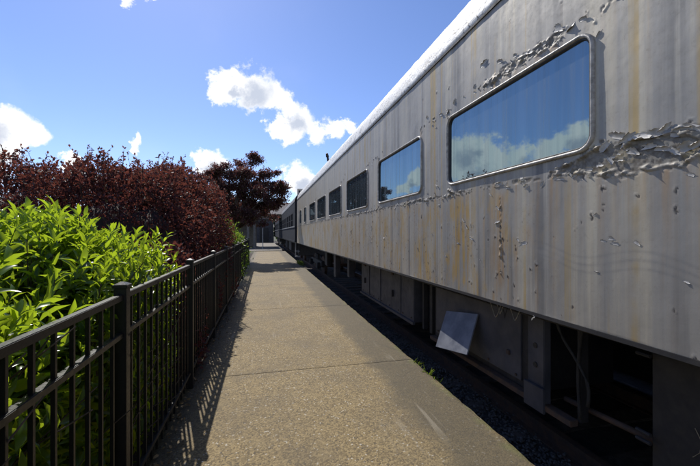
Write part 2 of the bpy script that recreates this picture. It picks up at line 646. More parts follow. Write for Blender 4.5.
M['stone'] = mat_plain('ballast_stone', (0.055, 0.05, 0.044), (0.13, 0.12, 0.105), 0.8, 25, 0, 0.3, 90)
M['pale'] = mat_plain('pale_concrete', (0.13, 0.11, 0.085), (0.18, 0.155, 0.12), 0.8, 3, 0, 0.2)
M['coach'] = mat_plain('navy_coach_paint', (0.012, 0.016, 0.026), (0.022, 0.027, 0.040), 0.8, 3, 0, 0.1, 60, 0.15)
M['coach_roof'] = mat_plain('grey_coach_roof', (0.20, 0.20, 0.20), (0.28, 0.275, 0.27), 0.7, 3, 0, 0.2)
M['belt'] = mat_plain('grey_belt_rail', (0.20, 0.21, 0.23), (0.26, 0.27, 0.28), 0.6, 3, 0, 0.1)
M['dark_glass'] = NT('dark_coach_glass').set(color=(0.02, 0.024, 0.03), rough=0.08, ior=1.6).m
M['bark'] = mat_plain('grey_brown_bark', (0.060, 0.046, 0.036), (0.12, 0.098, 0.08), 0.9, 14, 0, 0.8, 40)
M['wood'] = mat_plain('grey_shelter_timber', (0.16, 0.15, 0.135), (0.24, 0.225, 0.20), 0.8, 5, 0, 0.2)
M['shingle'] = mat_plain('grey_brown_shingle', (0.13, 0.115, 0.11), (0.19, 0.17, 0.16), 0.9, 6, 0, 0.3)
M['pole'] = mat_plain('galvanised_pole', (0.35, 0.36, 0.37), (0.46, 0.46, 0.46), 0.5, 6, 0.3, 0)
M['litter'] = mat_leaf('dead_leaf', (0.16, 0.10, 0.045), (0.34, 0.23, 0.11), (0.2, 0.12, 0.04), 0.8, 0.15)
M['laurel'] = mat_leaf('laurel_leaf', (0.030, 0.080, 0.014), (0.10, 0.19, 0.02), (0.55, 0.72, 0.03), 0.26, 0.48)
M['purple'] = mat_leaf('purple_hedge_leaf', (0.026, 0.013, 0.018), (0.090, 0.035, 0.035), (0.32, 0.095, 0.065), 0.6, 0.30, (0.095, 0.085, 0.026))
M['plum'] = mat_leaf('plum_tree_leaf', (0.036, 0.021, 0.026), (0.088, 0.044, 0.044), (0.30, 0.11, 0.085), 0.5, 0.3, (0.07, 0.07, 0.022))
M['lime'] = mat_leaf('light_green_leaf', (0.06, 0.13, 0.02), (0.12, 0.21, 0.03), (0.36, 0.52, 0.05), 0.4, 0.4)
M['wood_leaf'] = mat_leaf('distant_leaf', (0.03, 0.055, 0.016), (0.06, 0.095, 0.025), (0.10, 0.16, 0.03), 0.6, 0.3)
M['grass'] = mat_leaf('grass_blade', (0.07, 0.13, 0.02), (0.16, 0.20, 0.04), (0.30, 0.40, 0.05), 0.5, 0.35)
M['branch_dark'] = mat_plain('dark_hedge_wood', (0.022, 0.015, 0.013), (0.04, 0.028, 0.024), 0.9, 8, 0, 0.4, 30)

# ------------------------------------------------------------------ setting
TX = 1.893            # near face of the train
TBOT, TTOP = 1.078, 3.60
PATH_L, PATH_R = -0.86, 1.886
BED = -0.36


def sheet(name, mat, x0, x1, y0, y1, z, nx=2, ny=2, amp=0.0, seed=0):
    xs, ys = np.linspace(x0, x1, nx), np.linspace(y0, y1, ny)
    X, Y = np.meshgrid(xs, ys, indexing='ij')
    Z = np.full(X.shape, z) + (amp * fbm(X * 2.1, Y * 2.1, seed, 4) if amp else 0)
    idx = np.arange(nx * ny).reshape(nx, ny)
    F = np.stack([idx[:-1, :-1], idx[1:, :-1], idx[1:, 1:], idx[:-1, 1:]], -1).reshape(-1, 4)
    me = mesh_np(name, np.stack([X, Y, Z], -1).reshape(-1, 3), F, mat, amp > 0)
    return link(name, me)


o = sheet('ground', M['ground'], -400, 400, -300, 900, -0.55)
o['kind'] = 'structure'
o = sheet('planting_bed', M['soil'], -14, -0.775, -6, 30, -0.03, 90, 240, 0.035, 3)
o['kind'] = 'structure'
o = sheet('lawn', M['ground'], -60, -14, -20, 160, -0.05, 12, 20, 0.05, 5)
o['kind'] = 'structure'
o = sheet('track_bed', M['bed'], 1.80, 9.0, -8, 90, BED, 60, 400, 0.05, 9)
o['kind'] = 'structure'
o = sheet('plaza', M['pale'], -5.0, 1.7, 34, 60, -0.012)
o['kind'] = 'structure'
o = sheet('far_bed', M['ground'], -14, -0.86, 30, 60, -0.03, 10, 20, 0.02, 5)
o['kind'] = 'structure'

o = MB().box(5.02, 9.0, -8, 60, -0.6, 0.25).obj('far_light_block', M['bed'])  # unseen block added to cut off sunlit ground showing under the car
o['kind'] = 'structure'
path = MB().box(PATH_L + 0.03, PATH_R - 0.05, -8, 34, -0.54, -0.10).obj('path', M['bed'])
path['kind'] = 'structure'
Y0 = 4.25 - 3.55 * 3
for k in range(11):
    ya, yb = Y0 + 3.55 * k + 0.0016, Y0 + 3.55 * (k + 1) - 0.0016
    if ya > 34:
        break
    near = yb > 0 and ya < 16
    ny = 60 if near else 16
    xs = np.concatenate([np.linspace(PATH_L, PATH_R - 0.05, 8), [PATH_R - 0.012, PATH_R]])
    ys = np.concatenate([[ya], np.linspace(ya + 0.012, yb - 0.012, ny), [yb]])
    nx, nyy = len(xs), len(ys)
    X, Y = np.meshgrid(xs, ys, indexing='ij')
    X = X.copy()
    Z = 0.004 * fbm(X * 1.3, Y * 1.3, 21, 3)
    jag = 0.030 * fbm(Y[-1] * 3.0, Y[-1] * 0 + k, 4, 4) + 0.022 * np.minimum(0, fbm(Y[-1] * 9, Y[-1] * 0, 8, 3))
    X[-1] += jag
    X[-2] += jag * 0.9
    Z[-1] -= 0.014 + 0.012 * np.abs(fbm(Y[-1] * 7, Y[-1] * 0 + 3, 5, 3))
    Z[:, 0] -= 0.0025
    Z[:, -1] -= 0.0025
    top = np.stack([X, Y, Z], -1).reshape(-1, 3)
    idx = np.arange(nx * nyy).reshape(nx, nyy)
    F = [np.stack([idx[:-1, :-1], idx[1:, :-1], idx[1:, 1:], idx[:-1, 1:]], -1).reshape(-1, 4)]
    ring = np.concatenate([idx[:, 0], idx[-1, 1:], idx[-2::-1, -1], idx[0, -2:0:-1]])
    low = top[ring].copy()
    low[:, 2] = -0.13
    rb = len(top) + np.arange(len(ring))
    r2 = np.roll(ring, -1)
    rb2 = np.roll(rb, -1)
    F.append(np.stack([ring, rb, rb2, r2], -1))
    me = mesh_np('slab', np.concatenate([top, low]), np.concatenate(F), M['path'], False)
    s = link('slab', me, path)

# ------------------------------------------------------------------ the near train car


def win_contour(yc, zc, w, h, r, n=7):
    pts = []
    for (sy, sz, a0) in ((1, -1, -90), (1, 1, 0), (-1, 1, 90), (-1, -1, 180)):
        for i in range(n):
            a = R(a0 + 90 * i / (n - 1))
            pts.append((yc + sy * (w / 2 - r) + r * math.cos(a), zc + sz * (h / 2 - r) + r * math.sin(a)))
    return pts


WZ0, WZ1 = 2.145, 2.865
WINDOWS = []                                   # (y0, y1, z0, z1)
for i in range(-2, 6):
    y = 1.66 + 2.315 * i
    WINDOWS.append((y, y + 1.70, WZ0, WZ1))
WINDOWS.append((16.15, 16.95, WZ0, WZ1))
WINDOWS.append((18.3, 19.1, WZ0, WZ1))


def on_side(u, v):
    """point of the car's side seen at a place of the photograph: (y, z)"""
    zc = FPX * (TX / math.cos(YAW)) / (u - 264)
    return ((zc - TX * math.sin(YAW)) / math.cos(YAW), EYE + (234 - v) * zc / FPX)


CAR_Y0, CAR_Y1 = -5.0, 20.8
car = thing('passenger_car', 'long weathered grey passenger car with peeling paint and white roof beside the path', 'train car', (3.4, 8.0, BED))
CO = Vector((3.4, 8.0, BED))


def place(o):
    """parts are modelled in world coordinates; put them under the car"""
    o.parent = car
    o.location = -CO
    return o


# chips and lifted scabs of paint: (photo position on the side, radius m, strength)
def side_mesh():
    ys = np.concatenate([np.arange(CAR_Y0, 1.0, 0.05), np.arange(1.0, 5.9, 0.0065), np.arange(5.9, 10.5, 0.013), np.arange(10.5, CAR_Y1, 0.03), [CAR_Y1]])
    zs = np.linspace(TBOT, TTOP, 320)
    Y, Z = np.meshgrid(ys, zs, indexing='ij')
    wy = Y + 0.020 * fbm(Y * 14, Z * 14, 31, 3)
    wz = Z + 0.020 * fbm(Y * 14, Z * 14, 37, 3)
    # ---- where the paint is failing
    W = np.zeros(Y.shape)
    # seam below the windows
    seam = 2.045 + 0.018 * fbm(Y * 2.5, Y * 0, 41, 3)
    along = 0.55 + 0.75 * fbm(Y * 0.9, Y * 0 + 5, 43, 3)
    near = smooth(2.0, 1.55, Y) * smooth(1.0, 1.25, Y)
    W += np.exp(-((Z - seam) / (0.032 + 0.055 * near)) ** 2) * (0.26 + 0.62 * along + 0.65 * near)
    W += np.exp(-((Z - 2.09) / 0.07) ** 2) * near * 0.5
    # above the window heads
    head = smooth(1.75, 2.0, Y) * smooth(3.0, 2.6, Y)
    W += np.exp(-((Z - 2.955) / 0.055) ** 2) * (0.22 + 0.62 * head + 0.15 * along)
    # window corners
    for (a, b, z0, z1) in WINDOWS:
        for yy in (a, b):
            for zz in (z0, z1):
                W += 0.42 * np.exp(-(((Y - yy) / 0.10) ** 2 + ((Z - zz) / 0.09) ** 2))
        W += 0.25 * np.exp(-((Z - z0 + 0.05) / 0.03) ** 2) * (Y > a) * (Y < b)
        # pillar between windows
        W += 0.16 * np.exp(-((Y - (b + 0.31)) / 0.10) ** 2) * (Z > 2.0) * (Z < 3.05)
    # upright joints in the sheet
    for yj, z0, z1, s in ((2.50, 1.25, 2.02, 0.62), (4.75, 1.2, 2.05, 0.35), (6.9, 1.3, 2.0, 0.45), (8.6, 1.4, 2.0, 0.5), (11.5, 1.2, 2.0, 0.5)):
        wob = 0.015 * fbm(Z * 5, Z * 0 + yj, 47, 3)
        W += s * np.exp(-((Y - yj - wob) / 0.020) ** 2) * smooth(z0, z0 + 0.1, Z) * smooth(z1, z1 - 0.05, Z)
    # patches of pitting on the lower sheet
    pit = fbm(Y * 1.1, Z * 1.6, 53, 4)
    W += 0.40 * smooth(0.10, 0.42, pit) * smooth(1.15, 1.4, Z) * smooth(2.1, 1.9, Z) * smooth(2.2, 3.2, Y)
    W += 0.05 * smooth(3.0, 8.0, Y)
    # ---- flakes: two sizes of cell
    peel = np.zeros(Y.shape)
    H = np.zeros(Y.shape)
    for (sc, sd, gain, lift, p0) in ((13.0, 61, 1.0, 0.014, 0.42), (30.0, 67, 1.0, 0.006, 0.38), (22.0, 71, 0.85, 0.009, 0.45)):
        f1, f2, cid, vx, vy = voronoi2(wy * sc, wz * sc, sd)
        p = W * gain - p0 + 0.12 * fbm(Y * 6, Z * 6, sd + 3, 2)
        gone = (cid < p * 1.15)
        up = (~gone) & (cid < p * 2.3)
        ang = cid * 6.283 * 13.7
        slope = (vx * np.cos(ang) + vy * np.sin(ang))
        edge = smooth(0.0, 0.07, f2 - f1)
        H += np.where(up, lift * (0.22 + slope * 1.25).clip(0, 1.2) * edge, 0)
        H -= np.where(gone, 0.0022 * smooth(0, 0.10, f2 - f1), 0)
        peel = np.maximum(peel, np.where(gone, smooth(0.02, 0.10, f2 - f1), 0))
        peel = np.maximum(peel, np.where(up, 0.75 * smooth(0.14, 0.02, f2 - f1), 0))
    # ---- sparse dark chips, each with a rim
    chip = np.zeros(Y.shape)
    for (sc, sd, pr) in ((5.0, 81, 0.22), (9.0, 83, 0.20), (16.0, 87, 0.14)):
        f1, f2, cid, vx, vy = voronoi2(Y * sc + sc * 0.022 * fbm(Y * 40, Z * 28, sd + 1, 3), Z * sc * 0.62 + sc * 0.022 * fbm(Y * 40, Z * 28, sd + 4, 3), sd)
        low = smooth(2.6, 1.9, Z) * 0.9 + 0.12
        hit = cid < pr * low * (0.35 + smooth(-0.1, 0.3, pit))
        rad = sc * (0.003 + 0.008 * hash2(np.floor(cid * 1e4), np.floor(cid * 1e3), sd + 2))
        c = np.where(hit, smooth(rad, rad * 0.72, f1), 0)
        rim = np.where(hit, smooth(rad * 1.9, rad * 1.1, f1) * smooth(rad * 0.7, rad * 1.0, f1), 0) * (vy < 0.1 * rad)
        chip = np.maximum(chip, c * 0.9)
        H += 0.0022 * rim - 0.0015 * c
    # ---- rust running down from what has failed
    src = np.maximum(peel * 0.55, chip)
    src *= 0.25 + 0.75 * smooth(0.45, 0.8, hash2(np.floor(Y * 42), np.floor(Z * 0), 91))
    rust = np.zeros(Y.shape)
    dz = zs[1] - zs[0]
    acc = np.zeros(len(ys))
    for j in range(len(zs) - 1, -1, -1):
        acc = np.maximum(acc * math.exp(-dz / 0.34), src[:, j])
        rust[:, j] = acc
    k = np.array([1, 2, 3, 2, 1]) / 9.0
    rust = np.apply_along_axis(lambda c: np.convolve(c, k, 'same'), 0, rust)
    for yj, z0, z1, s in ((2.50, 1.10, 2.02, 1.0), (2.60, 1.2, 1.9, 0.6), (3.15, 1.25, 1.75, 0.5), (2.2, 1.4, 1.75, 0.45), (6.9, 1.2, 2.0, 0.6), (7.1, 1.2, 1.8, 0.5), (4.55, 1.15, 1.95, 0.5)):
        rust = np.maximum(rust, s * np.exp(-((Y - yj) / 0.05) ** 2) * smooth(z0, z0 + 0.3, Z) * smooth(z1, z1 - 0.1, Z))
    # ---- wavy wipe marks on the lower sheet
    ghost = np.zeros(Y.shape)
    for q in range(3):
        zc = 1.545 + 0.035 * np.sin((Y - 1.2) * 8.5 + q * 0.12) - 0.045 * q + 0.05 * (Y - 1.9)
        ghost = np.maximum(ghost, np.exp(-((Z - zc) / 0.008) ** 2) * smooth(2.25, 1.9, Y))
    ghost *= 0.5 + 0.5 * fbm(Y * 7, Z * 7, 95, 3)
    # ---- buckled sheet
    H += 0.0045 * fbm(Y * 1.7, Z * 1.1, 97, 3) + 0.0012 * fbm(Y * 9, Z * 5, 98, 3)
    fr = np.ones(Y.shape)
    keep_flat = (Z < TBOT + 0.004) | (Z > TTOP - 0.004)
    H = np.where(keep_flat, 0, H)
    X = TX - H
    idx = np.arange(Y.size).reshape(Y.shape)
    F = np.stack([idx[:-1, :-1], idx[:-1, 1:], idx[1:, 1:], idx[1:, :-1]], -1).reshape(-1, 4)
    cy = ((Y[:-1, :-1] + Y[1:, 1:]) / 2).ravel()
    cz = ((Z[:-1, :-1] + Z[1:, 1:]) / 2).ravel()
    drop = np.zeros(len(cy), dtype=bool)
    for (a, b, z0, z1) in WINDOWS:
        drop |= (cy > a + 0.02) & (cy < b - 0.02) & (cz > z0 + 0.02) & (cz < z1 - 0.02) & ~(
            (np.abs(cy - (a + b) / 2) > (b - a) / 2 - 0.055) & (np.abs(cz - (z0 + z1) / 2) > (z1 - z0) / 2 - 0.055))
    F = F[~drop]
    V = np.stack([X, Y, Z], -1).reshape(-1, 3)
    used = np.zeros(len(V), dtype=bool)
    used[F.ravel()] = True
    remap = np.cumsum(used) - 1
    attrs = {'peel': peel.ravel()[used], 'rust': rust.clip(0, 1).ravel()[used], 'ghost': ghost.clip(0, 1).ravel()[used], 'chip': chip.clip(0, 1).ravel()[used]}
    return mesh_np('side_panel', V[used], remap[F], M['train'], True, attrs)


place(link('side_panel', side_mesh()))
b = MB()
b.box(TX + 0.06, TX + 0.10, CAR_Y0, CAR_Y1 - 0.02, TBOT + 0.02, TTOP)       # inner lining keeps daylight out
b.box(4.87, 4.91, CAR_Y0, CAR_Y1, TBOT, TTOP)
place(b.obj('far_side_panel', M['under']))
b = MB().box(TX + 0.012, 4.88, CAR_Y1 - 0.06, CAR_Y1 - 0.004, TBOT - 0.02, 4.25)
place(b.obj('end_wall', M['train']))
b = MB().box(TX + 0.012, 4.88, CAR_Y0 + 0.004, CAR_Y0 + 0.06, TBOT - 0.02, 4.25)
place(b.obj('end_wall', M['train']))


def roof_mesh(y0, y1, step, mat, x_near, dz=0.0, rough=0.008):
    prof = [(0.006, 3.585), (-0.008, 3.60), (0.0, 3.65), (0.012, 3.72), (0.028, 3.79), (0.055, 3.87), (0.09, 3.94), (0.14, 4.005), (0.21, 4.07), (0.30, 4.135), (0.45, 4.21),
            (0.66, 4.29), (0.95, 4.36), (1.25, 4.40), (1.51, 4.415)]
    prof = prof + [(3.014 - x, z) for x, z in reversed(prof[:-1])]
    P = np.array(prof)
    ys = np.arange(y0, y1 + 1e-6, step)
    X = np.repeat(P[None, :, 0], len(ys), 0) + x_near
    Z = np.repeat(P[None, :, 1], len(ys), 0) + dz
    Y = np.repeat(ys[:, None], len(P), 1)
    s = np.arange(len(P)) * 0.11
    S = np.repeat(s[None, :], len(ys), 0)
    f1, f2, cid, vx, vy = voronoi2(Y * 5 + 0.4 * fbm(Y * 6, S * 6, 3, 2), S * 5, 13)
    n = rough * fbm(Y * 5, S * 5, 12, 4, 0.7) + np.where(cid < 0.25, rough * 0.9 * (vx + vy), 0)
    X = X - n * 0.7
    Z = Z + n * 0.8
    idx = np.arange(X.size).reshape(X.shape)
    F = np.stack([idx[:-1, :-1], idx[:-1, 1:], idx[1:, 1:], idx[1:, :-1]], -1).reshape(-1, 4)
    return mesh_np('roof', np.stack([X, Y, Z], -1).reshape(-1, 3), F, mat, True)


place(link('roof', roof_mesh(CAR_Y0, CAR_Y1, 0.025, M['roof'], TX)))
place(MB().box(TX - 0.012, TX + 0.02, CAR_Y0, CAR_Y1 - 0.01, 3.562, 3.584).obj('drip_rail', M['under']))
place(MB().box(TX - 0.004, TX + 0.03, CAR_Y0, CAR_Y1 - 0.01, TBOT - 0.026, TBOT - 0.001).obj('bottom_sill', M['under']))


def make_window(y0, y1, z0, z1):
    yc, zc, w, h = (y0 + y1) / 2, (z0 + z1) / 2, y1 - y0, z1 - z0
    prof = [(0.005, 0.012), (0.005, -0.008), (-0.001, -0.018), (-0.010, -0.020), (-0.019, -0.012), (-0.024, 0.012)]  # (outwards, x)
    V, F = [], []
    n = 0
    for (off, dx) in prof:
        c = win_contour(yc, zc, w + 2 * off, h + 2 * off, 0.105 + off)
        n = len(c)
        for i, (y, z) in enumerate(c):
            j = 0.0018 * math.sin(y * 61 + z * 37) + 0.0014 * math.sin(y * 133 - z * 91)
            V.append((TX + dx + j, y, z))
    for k in range(len(prof) - 1):
        for i in range(n):
            F.append((k * n + i, k * n + (i + 1) % n, (k + 1) * n + (i + 1) % n, (k + 1) * n + i))
    me = mesh_np('window', V, F, M['frame'], True)
    f = place(link('window', me))
    # rubber gasket and pane
    V, F = [], []
    for (off, dx) in ((-0.022, -0.004), (-0.030, -0.006), (-0.036, 0.016)):
        for (y, z) in win_contour(yc, zc, w + 2 * off, h + 2 * off, 0.105 + off):
            V.append((TX + dx, y, z))
    for k in range(2):
        for i in range(n):
            F.append((k * n + i, k * n + (i + 1) % n, (k + 1) * n + (i + 1) % n, (k + 1) * n + i))
    g = link('gasket', mesh_np('gasket', V, F, M['gasket'], True), f)
    c = win_contour(yc, zc, w - 0.06, h - 0.06, 0.08)
    me = bpy.data.meshes.new('pane')
    me.from_pydata([(TX + 0.010, y, z) for y, z in c] + [(TX + 0.018, y, z) for y, z in c], [],
                   [tuple(reversed(range(n)))] + [tuple(range(n, 2 * n))] + [(i, (i + 1) % n, n + (i + 1) % n, n + i) for i in range(n)])
    me.materials.append(M['glass'])
    link('pane', me, f)


for wdw in WINDOWS:
    make_window(*wdw)


# curled flakes of paint, standing off the sheet
def flake_mesh(seed):
    rg = np.random.default_rng(seed)
    nu, nv = 7, 6
    curl = rg.uniform(0.9, 2.1)
    V = []
    for i in range(nu):
        for j in range(nv):
            a, c = i / (nu - 1), j / (nv - 1) - 0.5
            width = (0.55 + 0.45 * math.sin(math.pi * min(1, a * 0.9 + 0.25))) * (1 + 0.25 * rg.normal() * (abs(c) > 0.4))
            th = curl * a
            rr = 1.0 / curl
            up = rr * math.sin(th)
            out = rr * (1 - math.cos(th))
            if i == nu - 1:
                up *= rg.uniform(0.8, 1.1)
            V.append((-out * 0.75 - 0.02 + 0.03 * rg.normal() * a, c * width * 1.3 + 0.05 * rg.normal() * a, up))
    V = np.array(V)
    nrm = np.zeros_like(V)
    nrm[:, 0] = 1
    V2 = V + np.array([0.05, 0, 0])
    idx = np.arange(nu * nv).reshape(nu, nv)
    f = np.stack([idx[:-1, :-1], idx[1:, :-1], idx[1:, 1:], idx[:-1, 1:]], -1).reshape(-1, 4)
    ring = np.concatenate([idx[:, 0], idx[-1, 1:], idx[-2::-1, -1], idx[0, -2:0:-1]])
    r2 = np.roll(ring, -1)
    n = nu * nv
    F = np.concatenate([f, f[:, ::-1] + n, np.stack([ring, r2, r2 + n, ring + n], -1)])
    return mesh_np('paint_flake', np.concatenate([V, V2]), F, M['flake'], False)


FLAKES = [flake_mesh(100 + i) for i in range(14)]
spots = []
for (u, v, s) in ((484, 66, 1.3), (500, 64, 1.0), (557, 33, 1.3), (570, 27, 0.9), (545, 46, 0.8), (529, 52, 0.8), (515, 58, 0.7), (441, 117, 1.3), (447, 112, 0.8),
                  (617, 140, 1.7), (640, 134, 1.6), (628, 143, 1.2), (655, 138, 1.1), (667, 131, 0.9), (682, 137, 1.4), (695, 133, 1.4), (648, 150, 1.0), (662, 152, 1.0),
                  (676, 150, 0.9), (688, 152, 1.2), (698, 148, 1.0), (632, 155, 0.9), (606, 150, 1.0), (612, 160, 0.8), (596, 92, 0.9), (598, 116, 0.9), (690, 177, 0.5), (600, 165, 0.8),
                  (589, 172, 0.7), (575, 178, 0.6), (560, 181, 0.7), (543, 186, 0.6), (526, 188, 0.7), (508, 190, 0.9), (499, 186, 1.0), (490, 196, 0.6), (498, 210, 0.8), (499, 208, 0.8),
                  (497, 222, 0.8), (466, 228, 0.7), (463, 222, 0.6), (458, 245, 0.7), (471, 240, 0.8), (519, 240, 0.6), (524, 246, 0.8), (611, 241, 0.6), (615, 246, 0.6), (687, 282, 0.4),
                  (596, 216, 0.4), (636, 245, 0.5), (603, 243, 0.45), (597, 274, 0.4), (424, 190, 0.8), (428, 196, 0.7), (437, 188, 0.9), (439, 205, 0.6), (384, 238, 0.7), (395, 208, 0.7),
                  (366, 212, 0.7), (372, 164, 0.7), (376, 160, 0.8), (420, 135, 0.8), (433, 128, 0.7), (455, 103, 0.7), (463, 98, 0.6), (475, 88, 0.7), (345, 176, 0.7), (348, 220, 0.7), (384, 268, 0.6),
                  (402, 184, 0.6), (410, 183, 0.5), (418, 250, 0.5), (432, 236, 0.5), (446, 258, 0.5), (480, 262, 0.5), (533, 318, 0.6), (533, 314, 0.5), (590, 30, 0.8), (600, 37, 0.7), (583, 22, 0.8)):
    y, z = on_side(u, v)
    spots.append((y, z, s * 0.045))
rg = np.random.default_rng(5)
for k in range(90):
    y = (rg.uniform(1.0, 8.5), rg.choice([1.3, 1.55, 1.9, 2.5, 3.5, 3.8, 4.7, 5.9, 6.1, 8.2]) + 0.12 * rg.normal())[k % 2]
    z = 2.06 + rg.normal() * 0.05 if k < 60 else 2.96 + rg.normal() * 0.05
    spots.append((y, z, rg.uniform(0.010, 0.026)))
for (y, z, s) in spots:
    inside = any(a - 0.03 < y < b_ + 0.03 and z0 - 0.03 < z < z1 + 0.03 for (a, b_, z0, z1) in WINDOWS)
    if inside:
        continue
    o = link('paint_flake', FLAKES[rg.integers(len(FLAKES))])
    place(o)
    o.location = Vector((TX - 0.001, y, z)) - CO
    o.scale = (s * rg.uniform(0.35, 0.7), s * rg.uniform(0.9, 1.5), s)
    o.rotation_euler = (rg.choice([0, 0, math.pi]) + rg.normal() * 0.5, 0, 0)

# roof fittings seen along its edge
for (y, hgt) in ((11.2, 0.22), (20.4, 0.12)):
    b = MB().tube([(2.02, y, 3.98), (2.0, y, 4.02 + hgt * 0.6)], 0.035, 8).tube([(2.0, y, 4.0 + hgt * 0.55), (1.97, y - 0.05, 4.0 + hgt)], [0.055, 0.04], 8)
    place(b.obj('roof_vent', M['under'], None, 0, True))

# ---- underframe
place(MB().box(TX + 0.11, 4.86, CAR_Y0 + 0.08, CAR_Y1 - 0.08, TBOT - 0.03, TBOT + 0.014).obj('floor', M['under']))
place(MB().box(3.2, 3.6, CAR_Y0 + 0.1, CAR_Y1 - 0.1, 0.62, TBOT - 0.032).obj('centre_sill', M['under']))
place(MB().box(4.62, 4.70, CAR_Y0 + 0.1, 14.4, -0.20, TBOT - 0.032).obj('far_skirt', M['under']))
ux = 2.235


def locker(y0, y1, z0, mat, x0=ux, depth=0.9, nbox=1):
    o = place(MB().box(x0, x0 + depth, y0, y1, z0, TBOT - 0.034).obj('equipment_locker', mat, None, 0.012))
    return o


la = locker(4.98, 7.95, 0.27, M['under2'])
box_obj('locker_lip', M['under2'], la, ux - 0.03, ux + 0.01, 4.96, 7.97, 0.24, 0.285)
for yy in (5.5, 6.55, 7.3):
    box_obj('locker_rib', M['under2'], la, ux - 0.012, ux + 0.005, yy, yy + 0.045, 0.30, 1.03)
lb = locker(2.55, 4.30, 0.27, M['under'])
box_obj('locker_door', M['under2'], lb, ux - 0.016, ux + 0.004, 2.66, 4.24, 0.335, 1.0)
box_obj('locker_lip', M['rusty'], lb, ux - 0.06, ux + 0.012, 2.10, 4.33, 0.225, 0.272)
box_obj('latch', M['rusty'], lb, ux - 0.034, ux - 0.014, 2.80, 2.84, 0.52, 0.56)
box_obj('latch', M['rusty'], lb, ux - 0.034, ux - 0.014, 3.60, 3.64, 0.42, 0.46)
# bracket with bolt holes at the locker's near end
br = place(MB().box(ux - 0.05, ux + 0.02, 2.36, 2.54, 0.20, TBOT - 0.03).obj('bracket', M['under2'], None, 0.006))
for zz in (0.72, 0.56):
    MB().tube([(ux - 0.057, 2.45, zz), (ux - 0.049, 2.45, zz)], 0.022, 10).obj('bolt_hole', M['gasket'], br)
box_obj('bracket_plate', M['under2'], br, ux - 0.075, ux - 0.052, 2.34, 2.56, 0.20, 0.40)
for (ya, yb) in ((4.42, 4.50), (4.68, 4.73), (2.085, 2.12)):
    place(MB().box(ux + 0.02, ux + 0.09, ya, yb, 0.25, TBOT - 0.03).obj('hanger', M['under'], None, 0.004))
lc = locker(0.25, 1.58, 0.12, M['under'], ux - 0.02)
for zz in (0.42, 0.47, 0.93, 0.98):
    MB().tube([(ux - 0.05, 1.56, zz), (ux - 0.05, 1.64, zz)], 0.012, 8).obj('hinge_pin', M['under'], lc)
MB().tube([(ux - 0.026, 1.36, 0.62), (ux - 0.024, 1.33, 0.56), (ux - 0.024, 1.34, 0.50), (ux - 0.025, 1.37, 0.46)], 0.0018, 6).obj('loose_wire', M['wire'], lc)
# pipes, bolts and door furniture of the underframe
for (zz, rr, xx) in ((1.005, 0.017, ux - 0.045), (0.955, 0.011, ux - 0.04)):
    pts = [(xx + 0.008 * math.sin(yy * 2.1), yy, zz + 0.012 * math.sin(yy * 1.3)) for yy in np.linspace(1.7, 9.2, 26)]
    place(MB().tube(pts, rr, 8).obj('brake_pipe', M['under'], None, 0, True))
place(MB().tube([(ux + 0.12, 1.62, 0.36), (ux + 0.10, 2.3, 0.33)], 0.022, 8).obj('brake_rod', M['rusty'], None, 0, True))
bolt_me = MB().tube([(-0.010, 0, 0), (0.004, 0, 0)], 0.011, 6).mesh('bolt', M['rusty'])
for yy in (2.72, 3.12, 3.52, 3.92, 4.18):
    for zz in (0.37, 0.965):
        link('bolt', bolt_me, lb, (ux - 0.018, yy, zz))
for yy in (5.08, 5.42, 5.62, 6.05, 6.48, 6.68, 7.0, 7.22, 7.42, 7.8):
    for zz in (0.33, 1.0):
        link('bolt', bolt_me, la, (ux - 0.002, yy, zz))
for yy in (5.85, 7.6):
    box_obj('hinge', M['rusty'], la, ux - 0.016, ux - 0.001, yy, yy + 0.09, 0.90, 0.95)
    box_obj('door_handle', M['under'], la, ux - 0.034, ux - 0.002, yy, yy + 0.02, 0.52, 0.64)
# far pieces hanging down before the bogie
for (ya, yb, z0, m, dx) in ((11.05, 11.35, 0.22, 'under2', 0), (9.4, 9.62, 0.42, 'under2', 0.05), (12.6, 12.9, 0.45, 'under', 0.0), (13.4, 14.3, 0.35, 'under', 0.2)):
    place(MB().box(ux + dx, ux + 0.16 + dx, ya, yb, z0, TBOT - 0.034).obj('hanger', M[m], None, 0.01))
for yt in (17.4, 0.0 - 2.2):
    t = place(MB().box(2.52, 2.68, yt - 1.75, yt + 1.75, 0.12, 0.36).obj('bogie', M['under'], None, 0.02))
    for yy in (yt - 1.25, yt + 1.25):
        MB().disc((2.74, yy, 0.13), 1, 0.46, 0.13, 28).obj('wheel', M['rusty'], t)
        MB().disc((4.06, yy, 0.13), 1, 0.46, 0.13, 28).obj('wheel', M['rusty'], t)
        MB().tube([(2.44, yy, 0.13), (4.2, yy, 0.13)], 0.08, 10).obj('axle', M['rusty'], t)
        MB().box(2.38, 2.54, yy - 0.14, yy + 0.14, 0.0, 0.28).obj('journal_box', M['under'], t, 0.02)
    for q in (-0.3, 0.0, 0.3):
        MB().tube([(2.6, yt + q, 0.36), (2.6, yt + q, 0.62)], 0.07, 10).obj('spring', M['under'], t)
